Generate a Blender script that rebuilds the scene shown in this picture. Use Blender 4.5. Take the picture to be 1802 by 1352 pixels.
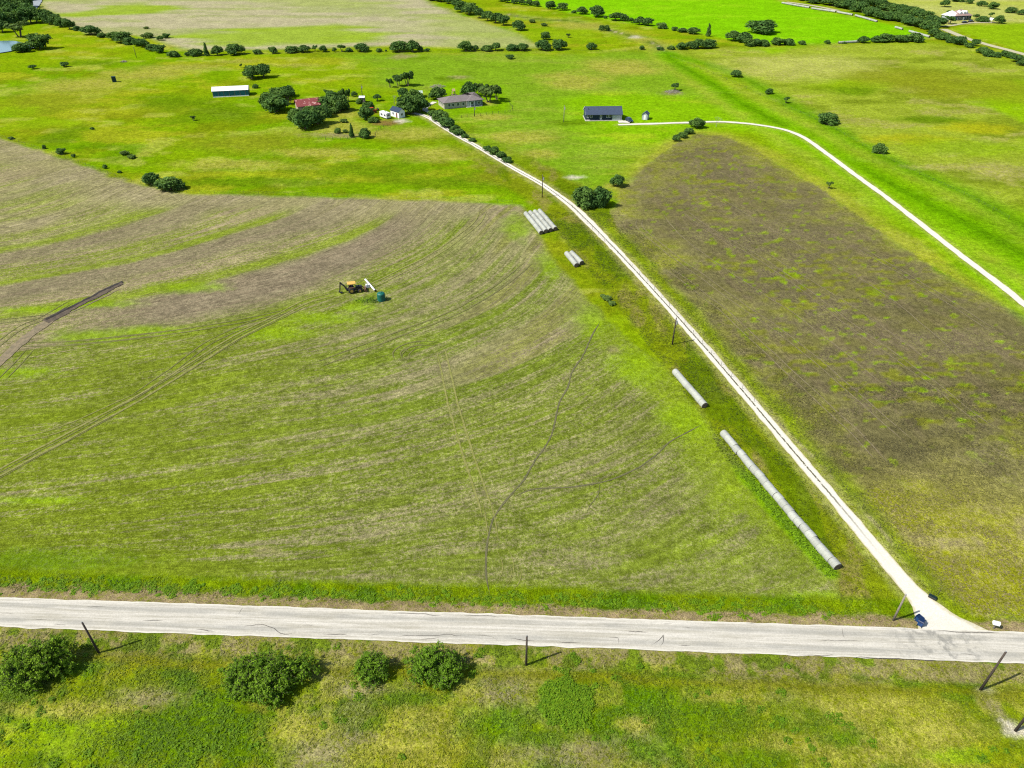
import bpy, math, random
import numpy as np

# ------------------------------------------------------------------ camera, sky, sun, exposure
for o in list(bpy.data.objects):
    bpy.data.objects.remove(o)
SC = bpy.context.scene
COL = SC.collection
PITCH = math.radians(35.2)          # the drone looks down by this much
ALT = 85.0                          # metres above the fields
FPX, PW, PH = 1249.0, 1802.0, 1352.0
cam_d = bpy.data.cameras.new('camera')
cam_d.sensor_width = 36.0
cam_d.lens = 36.0 * FPX / PW
cam_d.clip_start = 1.0
cam_d.clip_end = 12000.0
cam = bpy.data.objects.new('camera', cam_d)
COL.objects.link(cam)
cam.location = (0, 0, ALT)
cam.rotation_euler = (math.pi / 2 - PITCH, 0, 0)
SC.camera = cam

SUN_EL = math.radians(50.0)
SHADOW_AZ = math.radians(20.0)      # direction in which shadows fall, from +x towards +y
world = bpy.data.worlds.new('World')
SC.world = world
world.use_nodes = True
wn = world.node_tree
sky = wn.nodes.new('ShaderNodeTexSky')
sky.sky_type = 'NISHITA'
sky.sun_disc = False
sky.sun_elevation = SUN_EL
sun_dir = (-math.cos(SHADOW_AZ) * math.cos(SUN_EL), -math.sin(SHADOW_AZ) * math.cos(SUN_EL), math.sin(SUN_EL))
sky.sun_rotation = math.atan2(sun_dir[0], sun_dir[1]) % (2 * math.pi)
wn.links.new(sky.outputs[0], wn.nodes['Background'].inputs[0])
wn.nodes['Background'].inputs[1].default_value = 0.10
sun_l = bpy.data.lights.new('sun', 'SUN')
sun_l.energy = 4.4
sun_l.angle = math.radians(0.5)
sun_l.color = (1.0, 0.955, 0.88)
sun = bpy.data.objects.new('sun', sun_l)
COL.objects.link(sun)
sun.rotation_euler = (math.pi / 2 - SUN_EL, 0, math.atan2(sun_dir[1], sun_dir[0]) + math.pi / 2)
SC.view_settings.view_transform = 'Standard'
SC.view_settings.look = 'None'
SC.view_settings.exposure = 0.90
SC.view_settings.gamma = 1.0
SC.view_settings.use_curve_mapping = False
SC.render.engine = 'CYCLES'
SC.cycles.use_denoising = False
SC.cycles.max_bounces = 6
SC.cycles.diffuse_bounces = 2
SC.cycles.glossy_bounces = 2
SC.cycles.transmission_bounces = 3
SC.cycles.volume_bounces = 0
SC.cycles.pixel_filter_type = 'BLACKMAN_HARRIS'
SC.cycles.filter_width = 1.2

LUM = 2.05    # how bright a white matt horizontal surface comes out: turns seen colours into base colours
R = random.Random(11)
NR = np.random.default_rng(5)


def C(r, g, b, k=1.0):
    out = []
    if g > r and b < 0.62 * g:      # plants here lean to yellow, with hardly any blue
        r = (r + 0.20 * (g - r)) * 0.96
        g *= 0.96
        b = b * 0.6 if b < 50 else b - 20
    for v in (r, g, b):
        v /= 255.0
        v = v / 12.92 if v <= 0.04045 else ((v + 0.055) / 1.055) ** 2.4
        out.append(max(0.0008, v * k / LUM))
    return tuple(out)


# ------------------------------------------------------------------ measuring: photo point -> point on the ground plane
def gp(x, y):
    u = (x - PW / 2) / FPX
    v = -(y - PH / 2) / FPX
    dy = math.cos(PITCH) + v * math.sin(PITCH)
    dz = -math.sin(PITCH) + v * math.cos(PITCH)
    t = ALT / -dz
    return (u * t, dy * t)


def gps(pts):
    return np.array([gp(*p) for p in pts])


def depth_at(y):
    return y * math.cos(PITCH) + ALT * math.sin(PITCH)


# ------------------------------------------------------------------ noise and distance helpers (numpy)
_TAB = np.random.default_rng(77).random((512, 512)).astype(np.float32)


def vnoise(x, y, scale, seed=0, octaves=3, rough=0.5):
    tot, amp, nrm = 0.0, 1.0, 0.0
    for o in range(octaves):
        f = (2.03 ** o) / scale
        px = x * f + 37.1 * seed + 11.7 * o
        py = y * f + 17.3 * seed + 5.3 * o
        ix = np.floor(px).astype(np.int64)
        iy = np.floor(py).astype(np.int64)
        fx = px - ix
        fy = py - iy
        fx = fx * fx * (3 - 2 * fx)
        fy = fy * fy * (3 - 2 * fy)
        a = _TAB[iy & 511, ix & 511]
        b = _TAB[iy & 511, (ix + 1) & 511]
        c = _TAB[(iy + 1) & 511, ix & 511]
        d = _TAB[(iy + 1) & 511, (ix + 1) & 511]
        tot = tot + amp * ((a * (1 - fx) + b * fx) * (1 - fy) + (c * (1 - fx) + d * fx) * fy)
        nrm += amp
        amp *= rough
    return tot / nrm


def sstep(a, b, x):
    t = np.clip((x - a) / (b - a), 0, 1)
    return t * t * (3 - 2 * t)


def line_dist(P, pts):
    """distance to a polyline (capped far away), and the length along it of the nearest point"""
    lo, hi = pts.min(0) - 70, pts.max(0) + 70
    near = ((P > lo) & (P < hi)).all(1)
    if not near.all():
        d = np.full(len(P), 70.0)
        al = np.zeros(len(P))
        if near.any():
            d[near], al[near] = line_dist(P[near], pts)
        return d, al
    best = np.full(len(P), 1e18)
    along = np.zeros(len(P))
    acc = 0.0
    for a, b in zip(pts[:-1], pts[1:]):
        d = b - a
        L = float(np.hypot(*d)) + 1e-9
        t = np.clip(((P - a) @ d) / (L * L), 0, 1)
        q = P - (a + t[:, None] * d)
        r = q[:, 0] ** 2 + q[:, 1] ** 2
        m = r < best
        best[m] = r[m]
        along[m] = acc + t[m] * L
        acc += L
    return np.sqrt(best), along


def poly_sd(P, poly):
    """signed distance to a polygon, positive inside (capped far away)"""
    lo, hi = poly.min(0) - 70, poly.max(0) + 70
    near = ((P > lo) & (P < hi)).all(1)
    if not near.all():
        sd = np.full(len(P), -70.0)
        if near.any():
            sd[near] = poly_sd(P[near], poly)
        return sd
    d, _ = line_dist(P, np.vstack([poly, poly[:1]]))
    x, y = P[:, 0], P[:, 1]
    ins = np.zeros(len(P), bool)
    n = len(poly)
    for i in range(n):
        x1, y1 = poly[i]
        x2, y2 = poly[(i + 1) % n]
        if y1 == y2:
            continue
        c = ((y1 > y) != (y2 > y)) & (x < (x2 - x1) * (y - y1) / (y2 - y1) + x1)
        ins ^= c
    return np.where(ins, d, -d)


def smooth_line(pts, step=1.0):
    pts = np.asarray(pts, float)
    P = np.vstack([2 * pts[0] - pts[1], pts, 2 * pts[-1] - pts[-2]])
    out = []
    for i in range(1, len(P) - 2):
        p0, p1, p2, p3 = P[i - 1], P[i], P[i + 1], P[i + 2]
        n = max(2, int(np.hypot(*(p2 - p1)) / step))
        for k in range(n):
            t = k / n
            out.append(0.5 * ((2 * p1) + (-p0 + p2) * t + (2 * p0 - 5 * p1 + 4 * p2 - p3) * t * t + (-p0 + 3 * p1 - 3 * p2 + p3) * t ** 3))
    out.append(P[-2])
    return np.array(out)


# ------------------------------------------------------------------ lines of the place, traced on the ground
road_top = gps([(0, 1056), (600, 1070), (1150, 1088.5), (1600, 1105), (1802, 1113)])
road_bot = gps([(0, 1105), (600, 1123), (1150, 1141.5), (1600, 1163), (1802, 1173)])
_c = np.polyfit(np.r_[road_top[:, 0], road_bot[:, 0]], np.r_[road_top[:, 1], road_bot[:, 1]], 1)
_t = np.polyfit(road_top[:, 0], road_top[:, 1], 1)
_b = np.polyfit(road_bot[:, 0], road_bot[:, 1], 1)
ROAD_K = (_t[0] + _b[0]) / 2
ROAD_0 = (_t[1] + _b[1]) / 2
ROAD_HW = (_t[1] - _b[1]) / 2 * math.cos(math.atan(ROAD_K))
ROAD_LINE = np.array([[-700, ROAD_0 - 700 * ROAD_K], [700, ROAD_0 + 700 * ROAD_K]])


def road_off(x, y):      # signed distance from the road's centre line, positive beyond it
    return (y - ROAD_0 - ROAD_K * x) * math.cos(math.atan(ROAD_K))


DRIVE_PX = [(1694, 1142), (1644, 1084), (1612, 1048), (1540, 965), (1480, 893), (1400, 799), (1310, 692), (1230, 600), (1150, 511), (1080, 436), (1035, 390),
            (1010, 366), (985, 346), (950, 322), (900, 294), (850, 264), (800, 236), (772, 219), (758, 209), (745, 203), (728, 199)]
DRIVE = smooth_line(gps(DRIVE_PX), 1.0)
DRIVE2_PX = [(1088, 219.5), (1130, 218), (1200, 216), (1260, 214), (1310, 217), (1370, 226), (1410, 240), (1450, 267), (1500, 304), (1560, 348), (1620, 394),
             (1700, 456), (1760, 501), (1802, 536), (1900, 618), (2000, 705)]
DRIVE2 = smooth_line(gps(DRIVE2_PX), 1.5)
DRIVE_C = np.vstack([DRIVE[::8], DRIVE[-1:]])
DRIVE2_C = np.vstack([DRIVE2[::8], DRIVE2[-1:]])
SWALE = smooth_line(gps([(1172, 92), (1180, 103), (1215, 125), (1262, 152), (1300, 178), (1380, 222), (1460, 268), (1560, 320), (1660, 372), (1802, 448), (1950, 530)]), 3.0)
SWALE2 = smooth_line(gps([(1180, 96), (1240, 112), (1300, 133), (1350, 160), (1420, 200), (1500, 245), (1580, 290), (1690, 335), (1800, 395), (1950, 470)]), 3.0)
CREEK = smooth_line(gps([(895, 26), (950, 34), (1010, 37), (1030, 44), (1075, 54), (1110, 63), (1150, 76), (1172, 92)]), 3.0)


def H(x, y):
    """height of the ground"""
    x = np.asarray(x, float)
    y = np.asarray(y, float)
    d = np.abs(road_off(x, y))
    far = sstep(9, 40, d)
    h = (vnoise(x, y, 130, 3, 2) - 0.5) * 1.0 * far + (vnoise(x, y, 9, 4, 3) - 0.5) * 0.22 * sstep(5, 14, d)
    h = h - 0.32 * np.exp(-((d - ROAD_HW - 2.6) / 1.1) ** 2)
    return h


def H1(x, y):
    return float(H(np.array([x]), np.array([y]))[0])


# ------------------------------------------------------------------ what grows where
CROP = gps([(-500, 60), (-200, 175), (-60, 222), (0, 243), (60, 262), (120, 283), (200, 312), (250, 328), (330, 341), (450, 345), (560, 347), (850, 356), (915, 362), (935, 395),
            (985, 470), (1050, 545), (1110, 605), (1175, 652), (1236, 735), (1300, 812), (1370, 895), (1430, 965), (1475, 1020), (1480, 1058), (1200, 1056), (900, 1046), (450, 1034), (0, 1026), (-500, 1018)])
FALLOW = gps([(1226, 234), (1275, 239), (1330, 264), (1440, 329), (1540, 401), (1640, 468), (1720, 512), (1802, 556), (1950, 640), (2300, 1000), (2300, 1100), (1830, 1098), (1700, 1080), (1650, 1045), (1570, 957), (1450, 820),
              (1340, 690), (1240, 572), (1140, 460), (1090, 408), (1072, 372), (1090, 338), (1140, 288), (1190, 252)])
FALLOW_CORE = gps([(1226, 238), (1275, 241), (1330, 266), (1440, 331), (1540, 403), (1640, 470), (1720, 514), (1802, 560), (1990, 680), (1990, 800), (1802, 782), (1700, 790), (1600, 850), (1480, 830), (1380, 700),
                   (1270, 575), (1170, 455), (1120, 405), (1110, 360), (1150, 300), (1190, 262)])
TAN_FIELD = gps([(60, -4), (100, 30), (155, 58), (240, 62), (330, 88), (420, 88), (560, 84), (700, 80), (830, 84), (945, 82), (925, 68), (890, 52), (820, 32), (760, 8), (700, -25), (400, -60), (100, -50)])
GREEN_FIELD = gps([(960, 14), (1040, 30), (1120, 43), (1250, 64), (1320, 78), (1420, 77), (1540, 73), (1640, 66), (1590, 48), (1520, 33), (1400, 10), (1300, -20), (1100, -40), (900, -30), (880, 0)])
CORNER_FIELD = gps([(1670, 50), (1802, 92), (2000, 150), (2000, 10), (1802, 42), (1740, 45)])
LAWN = gps([(960, 170), (1000, 230), (1040, 260), (1180, 262), (1240, 232), (1330, 240), (1480, 330), (1640, 440), (1802, 560), (1900, 600), (1900, 480), (1700, 375), (1500, 265), (1400, 205), (1330, 180), (1200, 165), (1050, 160)])
YARD = gps([(760, 150), (800, 140), (890, 150), (905, 190), (880, 205), (800, 215), (760, 180)])
FARM_DIRT = gps([(565, 195), (640, 178), (668, 205), (700, 205), (720, 212), (665, 224), (650, 243), (560, 243), (545, 235)])

FENCE_LINE = gps([(1650, 1048), (1600, 992), (1540, 922), (1450, 822), (1350, 727), (1323, 703), (1223, 592), (1140, 498), (1050, 412), (997, 355)])
BALE_WEEDS = gps([(1264, 776), (1306, 830), (1356, 888), (1402, 940), (1440, 982), (1462, 1007)])
# rows of the crop field: a stream function fitted through lines traced in the photograph
ROWS = [
    (300, [(0, 395), (129, 362), (190, 330), (230, 318)]),
    (325, [(0, 445), (129, 417), (233, 388), (298, 365), (345, 345)]),
    (394, [(0, 500), (129, 476), (233, 458), (336, 430), (450, 394), (512, 373), (560, 350)]),
    (468, [(-150, 585), (0, 559), (104, 544), (181, 531), (285, 512), (388, 484), (450, 468), (527, 448), (613, 417), (671, 393), (712, 358)]),
    (535, [(200, 578), (330, 562), (440, 538), (527, 515), (602, 484), (690, 446), (750, 408), (790, 362)]),
    (575, [(0, 660), (200, 628), (450, 575), (625, 517), (729, 474), (801, 428), (855, 375)]),
    (646, [(-150, 735), (0, 724), (240, 690), (440, 647), (584, 621), (694, 590), (801, 549), (887, 497), (936, 440)]),
    (704, [(0, 770), (240, 742), (440, 705), (613, 685), (757, 642), (873, 590), (960, 546), (1010, 490)]),
    (750, [(0, 806), (240, 784), (480, 745), (640, 720), (800, 672), (940, 620), (1040, 560)]),
    (816, [(-150, 900), (0, 886), (240, 846), (400, 826), (555, 798), (711, 764), (898, 705), (997, 660), (1080, 600)]),
    (880, [(0, 945), (240, 915), (450, 880), (700, 838), (900, 790), (1040, 740), (1150, 670)]),
    (970, [(-150, 1000), (0, 990), (400, 972), (555, 960), (680, 938), (820, 908), (1000, 860), (1180, 780), (1230, 740)]),
    (1045, [(-150, 1030), (0, 1034), (450, 1038), (900, 1040), (1200, 1000), (1330, 900), (1400, 930)]),
]
_pts, _val = [], []
for yy, pts in ROWS:
    v = gp(450, yy)[1]
    g = smooth_line(gps(pts), 26.0)
    for q in g:
        _pts.append(q)
        _val.append(v)
_pts = np.array(_pts) / 100.0
_val = np.array(_val)


def _tps(r2):
    return 0.5 * r2 * np.log(r2 + 1e-9)


_n = len(_pts)
_K = _tps(((_pts[:, None, :] - _pts[None]) ** 2).sum(2)) + np.eye(_n) * 0.02
_Q = np.hstack([np.ones((_n, 1)), _pts])
_A = np.block([[_K, _Q], [_Q.T, np.zeros((3, 3))]])
_W = np.linalg.solve(_A, np.r_[_val, 0, 0, 0])


def row_coord(P):
    q = P / 100.0
    out = _W[_n] + q @ _W[_n + 1:]
    for i in range(_n):
        out = out + _W[i] * _tps((q[:, 0] - _pts[i, 0]) ** 2 + (q[:, 1] - _pts[i, 1]) ** 2)
    return out


S_ST = [gp(450, v)[1] for v in (325, 394, 468)]     # the three green terraces
S_LOW = gp(450, 545)[1]


def blob(P, cx, cy, rx, ry, soft=0.5, seed=0):
    c = np.array(gp(cx, cy))
    wx = abs(gp(cx + rx, cy)[0] - c[0])
    wy = abs(gp(cx, cy - ry)[1] - gp(cx, cy + ry)[1]) / 2
    near = (np.abs(P[:, 0] - c[0]) < wx * 2.5) & (np.abs(P[:, 1] - c[1]) < wy * 2.5)
    m = np.zeros(len(P))
    if near.any():
        q = P[near]
        r = np.hypot((q[:, 0] - c[0]) / wx, (q[:, 1] - c[1]) / wy)
        s = min(wx, wy)
        r = r + (vnoise(q[:, 0], q[:, 1], max(0.8, s * 0.7), 40 + seed, 3) - 0.5) * 1.1
        m[near] = 1 - sstep(1 - soft, 1 + soft, r)
    return m


FORE_BLOBS = [   # x, y, rx, ry, sort
    (995, 1232, 52, 54, 'lush'), (1190, 1198, 62, 20, 'lush'), (1150, 1222, 60, 26, 'lush'), (1420, 1265, 60, 28, 'green'), (1230, 1260, 90, 40, 'green'),
    (90, 1300, 130, 40, 'bright'), (300, 1275, 60, 34, 'green'), (270, 1320, 90, 40, 'green'), (150, 1175, 50, 16, 'lush'), (430, 1315, 80, 30, 'green'), (390, 1280, 60, 35, 'green'),
    (120, 1248, 120, 14, 'straw'), (260, 1228, 60, 18, 'soil'), (520, 1285, 50, 26, 'straw'), (560, 1330, 60, 26, 'soil'), (640, 1215, 50, 12, 'soil'), (590, 1180, 30, 22, 'soil'),
    (765, 1262, 60, 34, 'straw'), (720, 1310, 70, 40, 'straw'), (870, 1270, 60, 34, 'lush'), (620, 1300, 40, 14, 'soil'), (1020, 1325, 130, 26, 'soil'), (900, 1190, 60, 20, 'soil'),
    (880, 1225, 40, 16, 'soil'), (1320, 1198, 70, 9, 'soil'), (1480, 1205, 70, 10, 'soil'), (1120, 1275, 30, 12, 'straw'), (1400, 1310, 60, 20, 'straw'), (1500, 1240, 100, 30, 'straw'),
    (1672, 1216, 32, 12, 'lush'), (1600, 1205, 30, 9, 'lush'), (1560, 1320, 90, 30, 'straw'), (1640, 1285, 80, 26, 'straw'), (1732, 1216, 18, 7, 'lime'), (1752, 1248, 12, 20, 'soil'),
    (1790, 1288, 22, 9, 'lime'), (1775, 1276, 14, 9, 'lime'), (1735, 1235, 14, 12, 'soil'), (1300, 1150, 20, 5, 'green'), (1150, 1320, 60, 20, 'green'), (1330, 1335, 70, 18, 'green'),
    (205, 1153, 24, 7, 'soil'), (10, 1180, 24, 12, 'soil'), (1020, 1170, 40, 10, 'soil'), (1260, 1225, 50, 12, 'straw'), (60, 1340, 60, 14, 'green'), (860, 1160, 120, 9, 'straw'),
    (400, 1230, 40, 18, 'green'), (720, 1230, 60, 14, 'green'), (1100, 1180, 30, 14, 'green'), (945, 1300, 50, 14, 'green'), (1480, 1300, 40, 16, 'green'), (1700, 1330, 60, 14, 'bright'),
]
CROP_BLOBS = [(470, 968, 22, 6, 'soil'), (1450, 1050, 90, 9, 'bright'), (650, 528, 24, 5, 'lush'), (632, 540, 26, 7, 'bright'), (30, 655, 60, 9, 'bright'), (170, 535, 60, 6, 'bright'), (330, 505, 60, 8, 'bright'),
              (60, 545, 60, 5, 'bright'), (910, 400, 24, 20, 'bright'), (975, 460, 30, 20, 'bright'), (1040, 560, 40, 22, 'bright'), (1120, 640, 40, 28, 'bright'), (1200, 740, 40, 25, 'bright'),
              (60, 990, 160, 22, 'green'), (60, 880, 80, 6, 'bright'), (265, 580, 40, 8, 'bright'), (160, 590, 60, 12, 'bright'), (1080, 615, 12, 6, 'soil'), (560, 560, 60, 9, 'bright'), (480, 585, 60, 10, 'bright')]
FAR_BLOBS = [(712, 99, 22, 4, 'soil'), (735, 102, 16, 2, 'green'), (805, 135, 18, 3, 'soil'), (785, 137, 18, 3, 'green'), (220, 268, 26, 12, 'lush'), (150, 258, 60, 4, 'lush'), (110, 240, 40, 18, 'green'),
             (600, 225, 46, 14, 'straw'), (590, 238, 60, 4, 'soil'), (680, 216, 28, 5, 'red'), (660, 236, 30, 6, 'straw'), (610, 200, 26, 8, 'straw'), (706, 213, 13, 3.4, 'lime'), (735, 235, 60, 10, 'straw'),
             (760, 270, 80, 12, 'straw'), (960, 300, 22, 9, 'green'), (960, 330, 50, 5, 'green'), (1010, 312, 16, 3, 'lime'), (860, 205, 40, 6, 'straw'), (920, 240, 60, 10, 'straw'), (950, 270, 30, 9, 'straw'),
             (1010, 140, 60, 14, 'straw'), (1080, 115, 60, 12, 'straw'), (1110, 122, 60, 9, 'straw'), (1000, 215, 40, 5, 'green'), (250, 130, 60, 12, 'straw'), (150, 150, 80, 14, 'straw'), (90, 180, 80, 18, 'olive'),
             (300, 180, 60, 14, 'green'), (380, 200, 80, 16, 'green'), (430, 250, 100, 16, 'olive'), (640, 300, 120, 12, 'green'), (780, 320, 120, 9, 'green'), (450, 320, 140, 8, 'green'), (400, 290, 80, 9, 'straw'),
             (560, 270, 80, 8, 'straw'), (880, 312, 60, 9, 'olive'), (520, 115, 40, 3, 'straw'), (1560, 140, 110, 20, 'olive'), (1700, 150, 110, 26, 'olive'), (1480, 150, 60, 14, 'bright'), (1600, 245, 80, 8, 'yellow'),
             (1720, 225, 60, 10, 'yellow'), (1700, 260, 110, 14, 'bright'), (1500, 160, 40, 7, 'green'), (1640, 210, 60, 6, 'green'), (1760, 300, 70, 14, 'tan'), (1660, 294, 60, 5, 'tan'), (1120, 66, 12, 2.5, 'lime'),
             (1130, 69, 24, 3, 'straw'), (990, 60, 80, 10, 'bright'), (1020, 45, 50, 5, 'straw'), (1700, 20, 120, 12, 'tanf'), (1440, 110, 80, 14, 'strawf'), (1380, 120, 90, 16, 'strawf'), (330, 118, 60, 5, 'straw'),
             (420, 108, 30, 3, 'straw'), (160, 110, 50, 4, 'green'), (25, 195, 40, 8, 'bright'), (70, 218, 60, 9, 'bright'), (1180, 163, 18, 3, 'soil'), (860, 180, 12, 4, 'straw'), (1100, 330, 40, 8, 'straw')]
SORTS = {   # colour A, colour B, share of B, bump
    'lush': (C(108, 164, 16), C(80, 132, 12), 0.4, 1.4), 'green': (C(112, 158, 24), C(84, 128, 16), 0.45, 1.2), 'bright': (C(146, 188, 32), C(122, 166, 22), 0.42, 0.9),
    'straw': (C(184, 180, 82), C(146, 156, 42), 0.45, 0.9), 'soil': (C(166, 154, 114), C(136, 140, 60), 0.45, 0.8), 'lime': (C(226, 216, 196), C(176, 166, 120), 0.25, 0.5),
    'red': (C(142, 96, 66), C(130, 130, 50), 0.4, 0.6), 'olive': (C(156, 168, 56), C(134, 148, 44), 0.5, 1.0), 'yellow': (C(186, 186, 30), C(150, 172, 24), 0.4, 1.0),
    'tan': (C(182, 174, 110), C(162, 170, 70), 0.5, 0.6), 'tanf': (C(200, 200, 124), C(176, 190, 96), 0.5, 0.5), 'strawf': (C(190, 190, 104), C(168, 184, 74), 0.45, 0.6)}
# the spots of fresh grass standing in the fallow ground
_rs = random.Random(4)
FRESH = [(1289, 485, 7, 9), (1310, 493, 8, 5), (1362, 491, 9, 5), (1381, 497, 9, 4), (1400, 483, 8, 8), (1415, 502, 10, 4), (1398, 507, 8, 3), (1440, 519, 8, 3), (1414, 531, 9, 5), (1476, 547, 8, 4), (1570, 525, 12, 8), (1625, 521, 12, 5),
         (1498, 587, 8, 4), (1521, 590, 6, 8), (1592, 582, 7, 4), (1504, 622, 8, 5), (1505, 657, 10, 7), (1616, 646, 12, 6), (1632, 666, 18, 7), (1624, 688, 14, 9), (1674, 650, 9, 4), (1748, 655, 9, 5), (1733, 695, 14, 7),
         (1450, 576, 8, 6), (1230, 405, 7, 4), (1305, 414, 6, 4), (1276, 352, 10, 4), (1385, 406, 10, 5), (1760, 602, 18, 6), (1635, 608, 9, 4), (1478, 472, 8, 6), (1335, 512, 7, 4), (1207, 500, 9, 4), (1290, 450, 8, 4), (1720, 480, 6, 4),
         (1594, 484, 8, 3), (1680, 532, 8, 4), (1540, 640, 7, 3), (1690, 740, 20, 9), (1470, 680, 12, 6), (1560, 560, 12, 5), (1400, 600, 10, 5), (1330, 560, 10, 5), (1250, 470, 10, 4), (1390, 545, 8, 3)]


def mixin(dst, m, v):
    i = np.nonzero(m > 1e-4)[0]
    dst[i] += m[i, None] * (np.array(v)[None] - dst[i])


def land(P):
    """land cover at points P: colour A, colour B, share of B, streakiness, bump, row coordinate, region id"""
    x, y = P[:, 0], P[:, 1]
    n = len(P)
    dist = np.hypot(x, y)
    n_big = vnoise(x, y, 90, 1, 6, 0.6)
    n_med = vnoise(x, y, 24, 2, 5, 0.6)
    n_sml = vnoise(x, y, 6, 6, 3)
    A = np.tile(np.array(C(148, 182, 26)), (n, 1))
    B = np.tile(np.array(C(118, 158, 16)), (n, 1))
    M = np.full(n, 0.45)
    ST = np.zeros(n)
    BU = np.full(n, 0.9)
    S = (y * 0.35 + x * 0.05)
    REG = np.zeros(n, int)

    def paint(m, a, b, mx, bu, st=0.0):
        i = np.nonzero(m > 1e-4)[0]
        w = m[i]
        A[i] += w[:, None] * (np.array(a)[None] - A[i])
        B[i] += w[:, None] * (np.array(b)[None] - B[i])
        M[i] += w * (mx - M[i])
        BU[i] += w * (bu - BU[i])
        ST[i] += w * (st - ST[i])

    def sort(m, s):
        a, b, mx, bu = SORTS[s]
        paint(m, a, b, mx, bu, 0.0)

    # ---- pasture at large
    aniso = vnoise(x * 0.35, y, 14, 8, 6, 0.62)
    paint(sstep(0.50, 0.66, n_big), C(128, 178, 18), C(102, 154, 12), 0.45, 0.9)
    paint(sstep(0.52, 0.64, aniso) * 0.85, C(176, 184, 58), C(150, 164, 34), 0.45, 0.9)
    paint(sstep(0.56, 0.68, n_med) * 0.6, C(140, 152, 34), C(118, 136, 26), 0.5, 1.0)
    paint(sstep(0.60, 0.70, vnoise(x * 0.5, y, 8, 9, 3)) * 0.5, C(196, 196, 92), C(160, 172, 40), 0.4, 0.8)
    # middle pasture round the blue roofed house is cooler and greener
    sd = poly_sd(P, gps([(600, 96), (1165, 90), (1240, 140), (1330, 200), (1240, 232), (1180, 255), (1085, 330), (1000, 345), (900, 270), (800, 190), (640, 150)]))
    m = sstep(-12, 18, sd + (n_med - 0.5) * 30)
    paint(m * 0.9, C(130, 180, 58), C(112, 160, 40), 0.45, 0.8)
    paint(m * sstep(0.52, 0.68, aniso) * 0.6, C(160, 178, 88), C(140, 166, 60), 0.45, 0.8)
    sd = poly_sd(P, LAWN)
    m = sstep(-6, 14, sd + (n_med - 0.5) * 22)
    paint(m * 0.9, C(132, 196, 16), C(110, 176, 8), 0.35, 0.5)
    paint(m * sstep(0.54, 0.66, aniso) * 0.7, C(172, 196, 60), C(150, 184, 36), 0.4, 0.6)
    paint(sstep(-3, 5, poly_sd(P, YARD) + (n_sml - 0.5) * 6), C(124, 182, 20), C(100, 158, 14), 0.35, 0.5)
    # right hand pasture, rough and mixed
    sd = poly_sd(P, gps([(1210, 90), (1540, 76), (1640, 76), (1802, 112), (2100, 190), (2100, 600), (1802, 420), (1600, 300), (1460, 225), (1340, 160)]))
    m = sstep(-8, 10, sd + (n_med - 0.5) * 16)
    paint(m, C(174, 196, 82), C(148, 172, 54), 0.5, 1.2)
    paint(m * sstep(0.50, 0.62, vnoise(x * 0.5, y, 17, 21, 4)), C(148, 170, 62), C(122, 148, 44), 0.5, 1.3)
    paint(m * sstep(0.56, 0.66, vnoise(x * 0.5, y, 11, 22, 4)) * 0.8, C(184, 178, 104), C(160, 170, 64), 0.5, 1.0)
    paint(m * sstep(0.56, 0.68, n_big), C(146, 196, 26), C(120, 176, 18), 0.4, 0.8)
    # ---- far fields
    sd = poly_sd(P, TAN_FIELD)
    m = sstep(-5, 6, sd + (n_med - 0.5) * 8)
    ff = vnoise(x * 0.22 + y * 0.02, y * 1.0, 13, 31, 4)
    paint(m, C(194, 184, 148), C(178, 174, 128), 0.5, 0.5)
    paint(m * sstep(0.50, 0.64, ff) * 0.8, C(174, 180, 122), C(158, 170, 100), 0.5, 0.5)
    paint(m * sstep(0.54, 0.70, vnoise(x * 0.5, y, 60, 32, 3)) * 0.6, C(160, 186, 84), C(146, 174, 70), 0.4, 0.5)
    for q in ([(330, 84), (300, 66), (420, 50), (600, 40), (700, 60), (600, 80), (450, 84)], [(90, 24), (150, 10), (260, 4), (330, 12), (240, 26), (120, 34)]):
        paint(m * sstep(-8, 14, poly_sd(P, gps(q)) + (ff - 0.5) * 60) * 0.85, C(152, 190, 30), C(134, 174, 24), 0.4, 0.5)
    m = sstep(-4, 5, poly_sd(P, GREEN_FIELD) + (n_med - 0.5) * 6)
    paint(m, C(124, 208, 20), C(108, 190, 16), 0.4, 0.45)
    paint(m * sstep(0.55, 0.68, aniso) * 0.6, C(152, 212, 48), C(126, 200, 28), 0.4, 0.45)
    m = sstep(-3, 4, poly_sd(P, gps([(1500, -20), (1660, 44), (1802, 40), (2200, 20), (2200, -120), (1500, -120)])) + (n_med - 0.5) * 10)
    paint(m, C(190, 200, 104), C(172, 188, 84), 0.5, 0.5)
    paint(m * sstep(0.5, 0.64, aniso) * 0.7, C(206, 200, 134), C(182, 188, 100), 0.5, 0.5)
    m = sstep(-3, 3, poly_sd(P, CORNER_FIELD))
    paint(m, C(146, 192, 36), C(126, 172, 26), 0.4, 0.5)
    # creek and drains
    d, _ = line_dist(P, CREEK[::3])
    paint(np.exp(-(d / 7.0) ** 2) * 0.6, C(186, 184, 110), C(150, 160, 60), 0.4, 0.8)
    paint(np.exp(-((d + (n_sml - .5) * 4) / 3.0) ** 2) * 0.9, C(92, 132, 24), C(76, 110, 20), 0.5, 1.2)
    paint(np.exp(-((d + (n_sml - .5) * 3) / 1.1) ** 2) * sstep(0.45, 0.6, n_med), C(196, 180, 146), C(120, 120, 60), 0.3, 0.6)
    d, al = line_dist(P, SWALE[::5])
    w = 4.5 + 3 * sstep(0, 400, al)
    paint(np.exp(-((d + (n_sml - .5) * 3) / (w * 2.4)) ** 2) * 0.5, C(120, 192, 14), C(102, 172, 10), 0.4, 0.8)
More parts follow.
